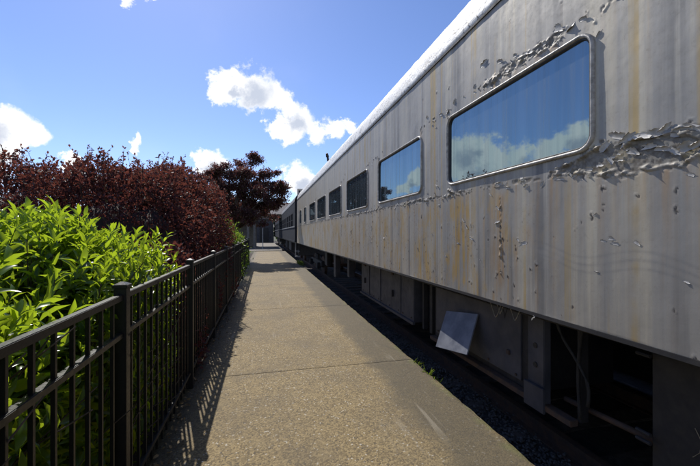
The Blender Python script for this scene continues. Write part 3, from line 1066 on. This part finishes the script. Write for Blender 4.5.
# cables
for k, (ya, za, yb, zb, sag) in enumerate(((2.02, 1.05, 2.06, 0.30, 0.06), (2.28, 1.05, 2.0, 0.42, 0.05))):
    pts = []
    for i in range(13):
        a = i / 12
        pts.append((ux - 0.02 + 0.03 * math.sin(a * 3), ya + (yb - ya) * a + sag * math.sin(a * math.pi * (1.0 + k)), za + (zb - za) * a))
    place(MB().tube(pts, 0.012, 7).obj('hose', M['cable'], None, 0, True))
for (yc, r, dz, mm) in ((2.64, 0.085, 0.15, 'wire'), (2.58, 0.06, 0.11, 'wire'), (2.52, 0.05, 0.13, 'cable'), (2.40, 0.07, 0.12, 'wire')):
    pts = [(TX + 0.05 + 0.02 * math.sin(a * 2), yc + r * math.cos(a), TBOT - 0.005 - dz * math.sin(a)) for a in np.linspace(0, math.pi, 14)]
    place(MB().tube(pts, 0.0032, 5).obj('loose_wire', M[mm], None, 0, True))

# the loose plate leaning out below the car
pm = MB().box(-0.008, 0.008, -0.27, 0.27, 0.0, 0.44).mesh('metal_plate', M['plate'], 0.003)
pl = link('metal_plate', pm)
pl.location = (1.985, 3.46, 0.36)
pl.rotation_euler = (R(-9), R(26), R(4))
tag(pl, 'small square metal plate propped slanting against the locker under the grey train car', 'metal plate')

# ------------------------------------------------------------------ track and ballast
track = thing('railway_track', 'rusty rails on dark ties under the grey passenger car', 'track', (3.4, 20, BED))
for xr in (2.645, 4.155):
    b = MB().box(xr - 0.036, xr + 0.036, -8, 88, -0.25, -0.195).box(xr - 0.012, xr + 0.012, -8, 88, -0.33, -0.251).box(xr - 0.07, xr + 0.07, -8, 88, -0.346, -0.331)
    r_ = b.obj('rail', M['rusty'], track)
    r_.location = (-3.4, -20, -BED)
tie = MB().box(2.1, 4.7, -0.11, 0.11, -0.45, -0.348).mesh('tie', M['bark'], 0.01)
for k in range(80):
    t_ = link('tie', tie, track, (-3.4, -20 - 6 + 0.6 * k, -BED))

ico_v, ico_f = None, None
bm = bmesh.new()
bmesh.ops.create_icosphere(bm, subdivisions=1, radius=1)
ico_v = np.array([v.co[:] for v in bm.verts])
ico_f = np.array([[v.index for v in f.verts] for f in bm.faces])
bm.free()
n = 15000
r3 = np.random.default_rng(77)
px = 1.87 + 1.0 * r3.random(n) ** 1.2
py = 0.9 + 9.5 * r3.random(n) ** 1.3
sz = r3.uniform(0.006, 0.018, n)
pz = BED + 0.01 + r3.normal(0, 0.012, n)
jit = 1 + 0.35 * r3.normal(size=(n, 12, 3)).clip(-1.5, 1.5)
V = ico_v[None] * jit * sz[:, None, None] * np.array([1, 1.2, 0.8]) + np.stack([px, py, pz], -1)[:, None, :]
F = (ico_f[None] + (np.arange(n) * 12)[:, None, None]).reshape(-1, 3)
o = link('ballast_stones', mesh_np('ballast_stones', V.reshape(-1, 3), F, M['stone']))
o['kind'] = 'stuff'
o['label'] = 'dark crushed stone ballast in the shade between path and train'

# ------------------------------------------------------------------ further coaches


def coach(y0, label, group):
    L_ = 23.6
    root = thing('coach', label, 'train car', (3.4, y0, BED), group)

    def pt(o):
        o.parent = root
        o.location = (-3.4, -y0, -BED)
        return o
    x = TX + 0.01
    y1 = y0 + L_
    zb, zt = 2.10, 2.98
    wall = MB().box(x, x + 0.08, y0, y1, TBOT, zb).box(x, x + 0.08, y0, y1, zt, 3.64)
    ws = []
    y = y0 + 1.6
    prev = y0
    i = 0
    while y + 0.75 < y1 - 1.2:
        wall.box(x + 0.002, x + 0.078, prev, y, zb - 0.001, zt + 0.001)
        ws.append((y, y + 0.75))
        prev = y + 0.75
        y += 0.75 + (0.16 if i % 2 == 0 else 0.72)
        i += 1
    wall.box(x + 0.002, x + 0.078, prev, y1, zb - 0.001, zt + 0.001)
    wall.box(x + 0.081, x + 3.0, y0, y0 + 0.08, TBOT, 3.9).box(x + 0.081, x + 3.0, y1 - 0.08, y1, TBOT, 3.9).box(x + 2.92, x + 3.0, y0 + 0.081, y1 - 0.081, TBOT, 3.64)
    pt(wall.obj('body', M['coach']))
    for (a, b_) in ws:
        f = pt(MB().box(x + 0.012, x + 0.05, a + 0.001, a + 0.035, zb, zt).box(x + 0.012, x + 0.05, b_ - 0.035, b_ - 0.001, zb, zt).box(x + 0.012, x + 0.05, a + 0.036, b_ - 0.036, (zb + zt) / 2 - 0.02, (zb + zt) / 2 + 0.02).obj('window', M['coach']))
        MB().box(x + 0.03, x + 0.044, a + 0.036, b_ - 0.036, zb, zt).obj('pane', M['dark_glass'], f)
    pt(MB().box(x - 0.03, x - 0.001, y0 + 0.02, y1 - 0.02, 2.02, 2.095).obj('belt_rail', M['belt']))
    pt(MB().box(x - 0.02, x - 0.001, y0 + 0.02, y1 - 0.02, TBOT, TBOT + 0.10).obj('sill_rail', M['coach']))
    pt(link('roof', roof_mesh(y0, y1, 0.4, M['coach_roof'], x - 0.005, 0.05, 0.003)))
    pt(MB().box(x + 0.1, x + 2.9, y0 + 0.1, y1 - 0.1, TBOT - 0.1, TBOT - 0.005).obj('floor', M['under']))
    for (a, b_) in ((y0 + 0.5, y0 + 0.62), (y0 + 7, y0 + 10), (y0 + 12, y0 + 15)):
        pt(MB().box(2.2, 4.6, a, b_, 0.2, TBOT - 0.11).obj('equipment_locker', M['under']))
    for yt in (y0 + 3.2, y1 - 3.2):
        t = pt(MB().box(2.52, 2.68, yt - 1.7, yt + 1.7, 0.12, 0.36).obj('bogie', M['under'], None, 0.02))
        for yy in (yt - 1.25, yt + 1.25):
            MB().disc((2.74, yy, 0.13), 1, 0.46, 0.13, 20).obj('wheel', M['rusty'], t)
    st = pt(MB().box(1.98, 2.25, y0 + 0.35, y0 + 0.75, 0.10, 0.16).box(1.98, 2.25, y0 + 0.35, y0 + 0.75, 0.45, 0.50).box(1.97, 2.0, y0 + 0.30, y0 + 0.345, 0.10, TBOT).box(1.97, 2.0, y0 + 0.755, y0 + 0.80, 0.10, TBOT).obj('steps', M['belt']))
    pt(MB().box(2.75, 4.05, y0 - 0.68, y0 - 0.002, TBOT + 0.1, 3.5).obj('diaphragm', M['gasket']))
    return root


coach(22.35, 'dark navy coach with grey belt rail, coupled right behind the grey passenger car', None)
coach(46.7, 'farthest dark coach at the end of the train, by the path end', None)

# ------------------------------------------------------------------ fence
FX = -0.769
PITCH = 1.83
fence = thing('metal_fence', 'black metal picket fence along the left side of the path', 'fence', (FX, 2.2, 0))
post_me = MB().box(-0.031, 0.031, -0.031, 0.031, -0.2, 1.345).mesh('post', M['black'], 0.003)
cb = MB().box(-0.037, 0.037, -0.037, 0.037, 1.3455, 1.364)
cb.v += [(-0.033, -0.033, 1.3645), (0.033, -0.033, 1.3645), (0.033, 0.033, 1.3645), (-0.033, 0.033, 1.3645), (-0.008, -0.008, 1.378), (0.008, -0.008, 1.378), (0.008, 0.008, 1.378), (-0.008, 0.008, 1.378)]
cb.f += [(8, 9, 13, 12), (9, 10, 14, 13), (10, 11, 15, 14), (11, 8, 12, 15), (12, 13, 14, 15), (8, 11, 10, 9)]
cap_me = cb.mesh('post_cap', M['black'], 0.002)
picket_me = MB().box(-0.008, 0.008, -0.008, 0.008, 0.055, 1.288).mesh('picket', M['black'], 0.0012)


def rail_mesh(z0, z1):
    return MB().box(-0.0175, 0.0175, 0.0315, PITCH - 0.0315, z0, z1).mesh('rail', M['black'], 0.003)


rails = [rail_mesh(1.281, 1.316), rail_mesh(1.075, 1.105), rail_mesh(0.150, 0.182)]
NP = 13
for k in range(-2, 10):
    y = PITCH * k
    dx = 0.006 * math.sin(k * 2.3)
    p = link('post', post_me, fence, (dx, y, 0))
    link('post_cap', cap_me, p)
    if k < 9:
        for rm in rails:
            link('rail', rm, fence, (0, y, 0.004 * math.sin(k * 1.7)))
        for j in range(NP):
            link('picket', picket_me, fence, (0, y + PITCH * (j + 1) / (NP + 1), 0.004 * math.sin(k * 1.7)))

# ------------------------------------------------------------------ foliage
LEAF_T = np.array([(0, 0, 0), (0.28, -0.42, 0.10), (0.28, 0, 0.02), (0.28, 0.42, 0.10), (0.66, -0.40, 0.06), (0.66, 0, -0.03), (0.66, 0.40, 0.06), (1, 0, -0.16)], dtype=float)
LEAF_F = np.array([(0, 2, 1), (0, 3, 2), (1, 2, 5), (1, 5, 4), (2, 3, 6), (2, 6, 5), (4, 5, 7), (5, 6, 7)])
DIAM_T = np.array([(0, 0, 0), (0.5, -0.5, 0.08), (1, 0, -0.05), (0.5, 0.5, 0.08)], dtype=float)
DIAM_F = np.array([(0, 2, 1), (0, 3, 2)])


def norm(a):
    return a / np.maximum(np.linalg.norm(a, axis=-1, keepdims=True), 1e-9)


def leaf_frames(T, rg, up=(0, 0, 1), jitter=0.5):
    upv = np.broadcast_to(np.array(up, float), T.shape) + jitter * rg.normal(size=T.shape)
    B = norm(np.cross(T, upv))
    Nn = np.cross(B, T)
    return B, Nn


def leaves_mesh(name, P, T, B, Nn, Ln, Wd, tint, mat, template=LEAF_T, faces=LEAF_F):
    k = len(template)
    V = (P[:, None, :] + template[None, :, 0, None] * (Ln[:, None, None] * T[:, None, :]) + template[None, :, 1, None] * (Wd[:, None, None] * B[:, None, :])
         + template[None, :, 2, None] * (Ln[:, None, None] * Nn[:, None, :]))
    F = (faces[None] + (np.arange(len(P)) * k)[:, None, None]).reshape(-1, 3)
    return mesh_np(name, V.reshape(-1, 3), F, mat, False, {'tint': np.repeat(tint, k)})


def mound_points(n, c, r, h, rg, power=3.0, zmin=0.1):
    """points and outward normals on a rounded block of foliage"""
    d = norm(rg.normal(size=(n * 2, 3)))
    d[:, 2] = np.abs(d[:, 2]) * 1.0
    q = (np.abs(d[:, 0]) ** power + np.abs(d[:, 1]) ** power + np.abs(d[:, 2]) ** power) ** (-1.0 / power)
    s = d * q[:, None]
    nr = norm(np.sign(s) * np.abs(s) ** (power - 1) / np.array([r[0], r[1], h * 0.75]))
    P = s * np.array([r[0], r[1], h]) + np.array([c[0], c[1], 0])
    lump = 1 + 0.06 * np.sin(P[:, 0:1] * 5.1 + P[:, 1:2] * 3.3) * np.sin(P[:, 2:3] * 4.3 + P[:, 1:2] * 2.1 + 1.0)
    P = np.array([c[0], c[1], 0]) + (P - np.array([c[0], c[1], 0])) * lump
    ok = P[:, 2] > zmin
    return P[ok][:n], nr[ok][:n]


LAUREL_VARIANTS = []
for i in range(8):
    tnt = 0.15 + 0.12 * i
    T0 = LEAF_T.copy()
    T0[7, 2] -= 0.05 * (i % 3)
    T0[4:7, 2] -= 0.02 * (i % 3)
    T0[:, 1] *= 0.32
    LAUREL_VARIANTS.append(mesh_np('leaf', T0, LEAF_F, M['laurel'], False, {'tint': np.full(8, tnt)}))


def laurel(label, c, r, h, shoots, seed, extra=()):
    rg = np.random.default_rng(seed)
    root = thing('laurel_shrub', label, 'shrub', (c[0], c[1], 0), 'laurel shrubs behind the fence')
    P, Nn = mound_points(shoots, c, r, h, rg, 4.5, 0.25)
    axis = norm(Nn * 0.75 + np.array([0.05, 0.0, 0.9]) + 0.28 * rg.normal(size=Nn.shape))
    P = P - Nn * rg.uniform(0, 0.22, size=(len(P), 1))
    LP, LT, LN, LL, LW, tint, lift = [], [], [], [], [], [], []
    stems = MB()
    for i in range(len(P)):
        n_l = rg.integers(7, 11)
        sl = rg.uniform(0.13, 0.26)
        ax = axis[i]
        e1 = norm(np.cross(ax, [0.3, 0.7, 0.2]))
        e2 = np.cross(ax, e1)
        ph = rg.uniform(0, 6.28)
        if i % 3 == 0:
            stems.tube([P[i] - ax * 0.25, P[i] + ax * sl * 0.95], [0.005, 0.0025], 4, False)
        for j in range(n_l):
            a = (j + 0.5) / n_l
            g = ph + j * 2.4
            opening = 1.15 - 0.80 * a
            rad = e1 * math.cos(g) + e2 * math.sin(g)
            T = ax * math.cos(opening) + rad * math.sin(opening)
            LP.append(P[i] + ax * sl * a)
            LT.append(T + 0.12 * rg.normal(size=3))
            LN.append(ax * math.sin(opening) - rad * math.cos(opening) + 0.25 * rg.normal(size=3))
            ln = rg.uniform(0.075, 0.145) * (1.0 - 0.30 * a * a)
            LL.append(ln)
            LW.append(ln * rg.uniform(0.28, 0.36))
            tint.append(np.clip(0.15 + 0.65 * a + 0.25 * rg.normal(), 0, 1))
    # inner, older leaves
    n_in = shoots * 6
    Pi, Ni = mound_points(n_in, c, (r[0] * 0.92, r[1] * 0.88), h * 0.90, rg, 4.0, 0.1)
    Pi = Pi - Ni * rg.uniform(0, 0.35, size=(len(Pi), 1))
    Ti = norm(Ni + 0.8 * rg.normal(size=Ni.shape))
    LP = np.concatenate([np.array(LP), Pi])
    LT = norm(np.concatenate([np.array(LT), Ti]))
    LN = np.concatenate([np.array(LN), Ni + 0.5 * rg.normal(size=Ni.shape)])
    LL = np.concatenate([np.array(LL), rg.uniform(0.10, 0.16, len(Pi))])
    LW = np.concatenate([np.array(LW), rg.uniform(0.035, 0.055, len(Pi))])
    tint = np.concatenate([np.array(tint), rg.uniform(0, 0.3, len(Pi))])
    n_out = len(LP) - len(Pi)
    ok = (np.maximum(LP[:, 0], LP[:, 0] + LT[:, 0] * LL) < FX - 0.022)        # clipped back to the fence
    n_out = int(ok[:n_out].sum())
    LP, LT, LN, LL, LW, tint = LP[ok], LT[ok], LN[ok], LL[ok], LW[ok], tint[ok]
    B = norm(np.cross(LT, LN))
    Nv = np.cross(B, LT)
    # the 300 leaves that show largest stay leaves of their own
    rel = LP - np.array([0, 0, EYE])
    zc = rel[:, 0] * math.sin(YAW) + rel[:, 1] * math.cos(YAW)
    xc = rel[:, 0] * math.cos(YAW) - rel[:, 1] * math.sin(YAW)
    zc = np.maximum(zc, 0.05)
    uu = 350 + FPX * xc / zc
    vv = 234 - FPX * rel[:, 2] / zc
    vis = (uu > -5) & (vv < 345 - 0.43 * uu + 20) & (zc > 0.4) & (np.arange(len(LP)) < n_out)
    facing = LP[:, 0] > c[0] - 0.3 * r[0]
    top = LP[:, 2] > h * 0.82
    score = LL / zc * vis * (facing | top)
    order = np.argsort(-score)
    sel = order[:300]
    sel = sel[score[sel] > 0]
    keep = np.ones(len(LP), bool)
    keep[sel] = False
    base = Matrix.Translation((-c[0], -c[1], 0))
    for i in sel:
        o = link('leaf', LAUREL_VARIANTS[int(np.clip(tint[i], 0, 0.999) * 8)], root)
        m = Matrix(((*LT[i],), (*B[i],), (*Nv[i],))).transposed().to_4x4()
        m.translation = Vector(LP[i]) - Vector((c[0], c[1], 0))
        o.matrix_local = m @ Matrix.Scale(LL[i], 4)
    me = leaves_mesh('foliage', LP[keep], LT[keep], B[keep], Nv[keep], LL[keep], LW[keep], tint[keep], M['laurel'])
    o = link('foliage', me, root, (-c[0], -c[1], 0))
    o['kind'] = 'stuff'
    for q in range(5):
        a = q * 1.26
        x, y = c[0] + 0.12 * math.cos(a), c[1] + 0.12 * math.sin(a)
        stems.tube([(x, y, -0.05), (x + 0.25 * math.cos(a), y + 0.3 * math.sin(a), h * 0.4), (x + r[0] * 0.55 * math.cos(a), y + r[1] * 0.55 * math.sin(a), h * 0.8)], [0.03, 0.022, 0.008], 7)
    o = stems.obj('stems', M['bark'], root)
    o.location = (-c[0], -c[1], 0)
    return root


laurel('bright green glossy laurel shrub at the left edge of the picture, nearest the camera', (-1.52, 1.02), (0.76, 0.96), 1.56, 950, 21)
laurel('bright green glossy laurel shrub behind the fence, in front of the purple hedge', (-1.60, 2.95), (0.88, 1.02), 1.56, 1400, 22)


# purple hedge: one clipped, continuous mass
def hedge():
    rg = np.random.default_rng(31)
    root = thing('purple_hedge', 'tall dark purple-red hedge behind the green laurel shrubs', 'hedge', (-2.6, 8, 0))
    mounds = [((-1.74, 4.75), (0.98, 0.85), 1.55, 20000), ((-2.50, 6.9), (1.70, 1.65), 2.74, 34000), ((-2.15, 8.6), (1.38, 1.6), 3.0, 32000), ((-1.83, 10.15), (1.04, 1.25), 2.95, 24000),
              ((-4.7, 7.1), (1.7, 1.6), 2.86, 26000), ((-7.2, 7.5), (1.8, 1.6), 2.95, 12000), ((-3.4, 9.6), (1.3, 1.4), 2.85, 9000)]
    P, Nn, inn = [], [], []
    cores = []
    for c, r, h, n in mounds:
        p, q = mound_points(n, c, r, h, rg, 3.2, 0.05)
        p = p - q * (rg.uniform(0, 1, (len(p), 1)) ** 1.6 * 0.55)
        keep = np.ones(len(p), bool)
        for c2, r2, h2, _ in mounds:
            if c2 != c:
                e = (np.abs((p[:, 0] - c2[0]) / (r2[0] - 0.6)) ** 3.2 + np.abs((p[:, 1] - c2[1]) / (r2[1] - 0.6)) ** 3.2 + np.abs(p[:, 2] / (h2 - 0.6)) ** 3.2)
                keep &= e > 1
        P.append(p[keep])
        Nn.append(q[keep])
    P, Nn = np.concatenate(P), np.concatenate(Nn)
    # sprays standing out of the top
    top = np.where((P[:, 2] > 2.2) & (rg.random(len(P)) < 0.08))[0]
    sp_p, sp_t = [], []
    twig = MB()
    for i in rg.permutation(top)[:1500]:
        ln = rg.uniform(0.10, 0.36) * (0.7 + 0.5 * (rg.random() < 0.25))
        d = norm(Nn[i] * 0.4 + np.array([0, 0, 1.0]) + 0.35 * rg.normal(size=3))
        bend = 0.25 * rg.normal(size=3)
        pts = [P[i] - d * 0.15]
        for s in (0.35, 0.7, 1.0):
            pts.append(P[i] + d * ln * s + bend * ln * s * s)
        twig.tube(pts, [0.005, 0.004, 0.003, 0.0015], 3, False)
        m = int(7 + ln * 34)
        for j in range(m):
            s = rg.uniform(0.05, 1.0)
            sp_p.append(P[i] + d * ln * s + bend * ln * s * s)
            sp_t.append(d * 0.6 + rg.normal(size=3) * 0.7)
    o = twig.obj('twigs', M['branch_dark'], root)
    o.location = (2.6, -8, 0)
    o['kind'] = 'stuff'
    T = norm(Nn * 0.5 + np.array([0, 0, 0.3]) + 0.8 * rg.normal(size=Nn.shape))
    P = np.concatenate([P, np.array(sp_p)])
    T = np.concatenate([T, norm(np.array(sp_t))])
    B, Nv = leaf_frames(T, rg, jitter=0.9)
    n = len(P)
    Ln = rg.uniform(0.035, 0.075, n)
    tint = np.clip(rg.beta(1.6, 2.2, n) + 0.25 * (P[:, 2] > 2.5) * rg.random(n), 0, 1)
    o = link('foliage', leaves_mesh('foliage', P, T, B, Nv, Ln, Ln * 0.55, tint, M['purple'], DIAM_T, DIAM_F), root, (2.6, -8, 0))
    o['kind'] = 'stuff'
    # solid dark core added well under the leaves, against see-through
    V, F, off = [], [], 0
    for c, r, h, _ in mounds:
        bm = bmesh.new()
        bmesh.ops.create_icosphere(bm, subdivisions=3, radius=1)
        v = np.array([q.co[:] for q in bm.verts])
        f = np.array([[q.index for q in g.verts] for g in bm.faces])
        bm.free()
        pw = 3.2
        q = (np.abs(v) ** pw).sum(1) ** (-1 / pw)
        s = v * q[:, None]
        s[:, 2] = np.maximum(s[:, 2], -0.02)
        wob = 1 + 0.06 * np.sin(s[:, :1] * 9 + s[:, 1:2] * 7) * np.sin(s[:, 2:3] * 11)
        V.append(s * wob * np.array([r[0] - 0.62, r[1] - 0.62, h - 0.66]) + np.array([c[0], c[1], 0]))
        F.append(f + off)
        off += len(v)
    o = link('dark_core', mesh_np('dark_core', np.concatenate(V), np.concatenate(F), M['branch_dark'], True), root, (2.6, -8, 0))
    o['kind'] = 'stuff'


hedge()


def small_shrub(label, c, r, h, n, seed, leaf='lime'):
    rg = np.random.default_rng(seed)
    root = thing('leafy_shrub', label, 'shrub', (c[0], c[1], 0))
    P, Nn = mound_points(n, c, r, h, rg, 2.2, 0.1)
    P = P - Nn * (rg.random((len(P), 1)) ** 1.5) * min(r) * 0.6
    P = P + 0.10 * rg.normal(size=P.shape) * (rg.random((len(P), 1)) < 0.25)
    T = norm(Nn * 0.6 + np.array([0, 0, 0.7]) + 0.5 * rg.normal(size=Nn.shape))
    B, Nv = leaf_frames(T, rg)
    Ln = rg.uniform(0.07, 0.13, len(P))
    o = link('foliage', leaves_mesh('foliage', P, T, B, Nv, Ln, Ln * 0.42, rg.random(len(P)), M[leaf], DIAM_T, DIAM_F), root, (-c[0], -c[1], 0))
    o['kind'] = 'stuff'
    st = MB()
    for q in range(6):
        a = q * 1.05
        st.tube([(0, 0, -0.05), (0.2 * r[0] * math.cos(a), 0.2 * r[1] * math.sin(a), h * 0.45), (0.6 * r[0] * math.cos(a), 0.6 * r[1] * math.sin(a), h * 0.85)], [0.025, 0.016, 0.005], 6)
    st.obj('stems', M['bark'], root)


small_shrub('yellow-green leafy shrub behind the far fence, beside the end of the purple hedge', (-1.22, 12.9), (0.52, 0.7), 1.98, 2600, 41)
small_shrub('smaller pale green shrub leaning over the far end of the fence', (-1.15, 15.8), (0.50, 0.9), 1.62, 2600, 42)


def tree(label, base, crowns, trunk_h, n, seed, group, leaf='plum', lsize=(0.09, 0.16)):
    rg = np.random.default_rng(seed)
    root = thing('plum_tree', label, 'tree', base, group)
    base = np.array(base, float)
    tr = MB()
    fork = base + np.array([0.15, 0.05, trunk_h])
    tr.tube([base + [0, 0, -0.2], base + [0.04, 0.02, 0.3], base + [0.08, 0.0, trunk_h * 0.6], fork], [0.20, 0.15, 0.125, 0.11], 10)
    br = MB()
    P, T = [], []
    for (c, r, w) in crowns:
        c = base + np.array(c)
        mid = (fork + c) / 2 + 0.15 * rg.normal(size=3)
        br.tube([fork - [0, 0, 0.1], mid, c], [0.08, 0.055, 0.03], 7)
        k = max(5, int(16 * w))
        for q in range(k):
            d = norm(rg.normal(size=3))
            e = c + d * np.array(r) * rg.uniform(0.55, 1.0)
            m2 = (c + e) / 2 + 0.08 * rg.normal(size=3)
            br.tube([c, m2, e], [0.022, 0.014, 0.004], 5, False)
            nl = int(n * w / k)
            cr = rg.uniform(0.20, 0.42)
            s = rg.random(nl)
            on = m2 + (e - m2) * (0.2 + 0.95 * s[:, None])
            P.append(on + norm(rg.normal(size=(nl, 3))) * (rg.random((nl, 1)) ** 0.6) * cr * np.array([1.15, 1.15, 0.75]))
            T.append(norm(rg.normal(size=(nl, 3)) + d * 0.4 + np.array([0, 0, -0.2])))
    P, T = np.concatenate(P), np.concatenate(T)
    B, Nv = leaf_frames(T, rg, jitter=0.8)
    Ln = rg.uniform(*lsize, len(P))
    tint = np.clip(rg.random(len(P)), 0, 1)
    tr.obj('trunk', M['bark'], root, 0, True).location = -Vector(base)
    br.obj('limbs', M['bark'], root, 0, True).location = -Vector(base)
    o = link('crown', leaves_mesh('crown', P, T, B, Nv, Ln, Ln * 0.5, tint, M[leaf], DIAM_T, DIAM_F), root, -Vector(base))
    o['kind'] = 'stuff'


G = 'purple-leaved trees beside the path'
rt = random.Random(4)


def crown(n, cx, cz, rx, rz, ry, r):
    out = []
    for k in range(n):
        a = k * 2.39996
        q = math.sqrt((k + 0.5) / n)
        x, z = cx + rx * q * math.cos(a), cz + rz * q * math.sin(a)
        rr = r * rt.uniform(0.75, 1.25)
        out.append(((x, ry * rt.uniform(-1, 1), z), (rr, rr, rr * 0.75), 0.34))
    return out


tree('dark purple-leaved tree overhanging the far path, beside the train', (-2.1, 21.5, -0.05),
     crown(24, 1.15, 4.1, 2.05, 1.75, 1.3, 0.72) + [((1.5, 0, 6.0), (0.55, 0.6, 0.4), 0.3), ((3.2, 0.1, 4.3), (0.5, 0.5, 0.35), 0.3)], 1.7, 4300, 51, G)
tree('smaller purple-leaved tree showing between the purple hedge and the larger tree', (-4.3, 26, -0.05),
     crown(14, 0.5, 4.5, 1.7, 1.35, 1.0, 0.60), 1.9, 3600, 52, G)

# ------------------------------------------------------------------ far end of the path
sh = thing('station_shelter', 'grey timber shelter with low shingled roof at the far end of the path', 'shelter', (-2.0, 44, 0))


def shp(o):
    o.parent = sh
    o.location = (2.0, -44, 0)
    return o


for (x, y) in ((-1.75, 41), (-1.05, 41), (-3.4, 41), (-5.2, 41), (-1.05, 46), (-5.2, 46)):
    shp(MB().box(x - 0.13, x + 0.13, y - 0.13, y + 0.13, -0.02, 3.4).obj('post', M['wood'], None, 0.01))
shp(MB().box(-5.6, 5.6, 40.6, 41.4, 3.4, 3.75).obj('beam', M['wood'], None, 0.01))
rb = MB()
rb.v += [(-6.2, 40.0, 3.76), (6.4, 40.0, 3.76), (6.4, 48.0, 3.76), (-6.2, 48.0, 3.76), (-6.2, 44.0, 5.4), (6.4, 44.0, 5.4)]
rb.f += [(0, 1, 5, 4), (2, 3, 4, 5), (0, 4, 3), (1, 2, 5), (0, 3, 2, 1)]
shp(rb.obj('roof', M['shingle']))
shp(MB().box(-5.4, -1.2, 46.2, 46.4, -0.02, 3.6).obj('back_wall', M['wood'], None, 0.01))
bl = thing('brick_building', 'dark low building closing off the far end of the path', 'building', (0, 66, 0))
w_ = MB().box(-9, 1.75, 66, 72, -0.3, 4.2).obj('wall', M['under2'], bl)
w_.location = (0, -66, 0)
w_ = MB().box(-0.75, 0.75, 65.9, 65.99, 0, 2.6).obj('doorway', M['gasket'], bl)
w_.location = (0, -66, 0)
w_ = MB().box(-9.4, 1.76, 65.5, 72.5, 4.21, 4.5).obj('roof', M['shingle'], bl)
w_.location = (0, -66, 0)

sp = thing('sign_post', 'thin grey post standing in the bright far end of the path', 'post', (-0.12, 38, 0))
MB().tube([(0, 0, -0.05), (0, 0, 2.75)], 0.045, 10).obj('pole', M['pole'], sp)
MB().box(-0.09, 0.09, -0.09, 0.09, -0.02, 0.02).obj('foot_plate', M['pole'], sp)
lp = thing('lamp_post', 'slim grey lamp post rising behind the purple hedge', 'lamp post', (-3.75, 30, -0.05))
MB().tube([(0, 0, 0), (0, 0, 6.3)], [0.075, 0.055], 10).obj('pole', M['pole'], lp)
MB().box(-0.22, 0.22, -0.10, 0.10, 6.301, 6.42).obj('lamp_head', M['pole'], lp, 0.02)

# far-off wood behind everything
rg = np.random.default_rng(61)
n = 16000
cx = rg.uniform(-120, 30, 70)
cy = 95 + rg.uniform(-8, 30, 70) - 0.25 * np.abs(cx)
ch = rg.uniform(5, 9.0, 70)
k = rg.integers(70, size=n)
d = norm(rg.normal(size=(n, 3)))
P = np.stack([cx[k], cy[k], ch[k] * 0.55], -1) + d * np.stack([ch[k] * 0.5, ch[k] * 0.5, ch[k] * 0.48], -1) * rg.uniform(0.7, 1.05, (n, 1))
T = norm(rg.normal(size=(n, 3)))
B, Nv = leaf_frames(T, rg, jitter=0.8)
Ln = rg.uniform(0.5, 1.1, n)
o = link('distant_wood', leaves_mesh('distant_wood', P, T, B, Nv, Ln, Ln * 0.7, rg.random(n), M['wood_leaf'], DIAM_T, DIAM_F))
o['kind'] = 'stuff'
o['label'] = 'distant green trees on the horizon behind the hedge'

# ------------------------------------------------------------------ small things on the ground


def grass_tuft(label, c, n, hgt, spread, seed):
    rg = np.random.default_rng(seed)
    root = thing('grass_tuft', label, 'grass', c, 'tufts of grass along the path edge')
    a = rg.uniform(0, 6.28, n)
    P = np.stack([spread[0] * rg.normal(size=n), spread[1] * rg.normal(size=n), np.zeros(n)], -1)
    T = norm(np.stack([0.7 * np.cos(a), 0.7 * np.sin(a), rg.uniform(0.5, 1.5, n)], -1))
    B, Nv = leaf_frames(T, rg)
    Ln = rg.uniform(0.5, 1.0, n) * hgt
    o = link('blades', leaves_mesh('blades', P, T, B, Nv, Ln, np.full(n, 0.009), rg.random(n), M['grass']), root)
    o['kind'] = 'stuff'


grass_tuft('small green grass tuft growing out of the right path edge, nearest one', (1.90, 3.75, -0.06), 34, 0.13, (0.02, 0.09), 71)
grass_tuft('small green grass tuft on the right path edge, just beyond the nearest one', (1.89, 4.15, -0.06), 22, 0.11, (0.02, 0.10), 72)
grass_tuft('single thin grass shoot in the dark gravel beside the right path edge', (2.02, 4.55, -0.30), 6, 0.26, (0.01, 0.02), 73)
grass_tuft('yellowish grass tuft at the far right path edge by the first car end', (1.87, 18.6, -0.05), 90, 0.30, (0.06, 0.5), 74)

rg = np.random.default_rng(81)
n = 420
yy = 1.2 + 9 * rg.random(n) ** 1.6
P = np.stack([FX + 0.03 + 0.075 * np.abs(rg.normal(size=n)) - 0.03, yy, 0.006 + 0.02 * rg.random(n)], -1)
T = norm(np.stack([rg.normal(size=n), rg.normal(size=n), 0.35 * rg.normal(size=n)], -1))
B, Nv = leaf_frames(T, rg, jitter=0.5)
Ln = rg.uniform(0.02, 0.055, n)
o = link('leaf_litter', leaves_mesh('leaf_litter', P, T, B, Nv, Ln, Ln * 0.5, rg.random(n), M['litter']))
o['kind'] = 'stuff'
o['label'] = 'dry brown leaves gathered along the foot of the fence'
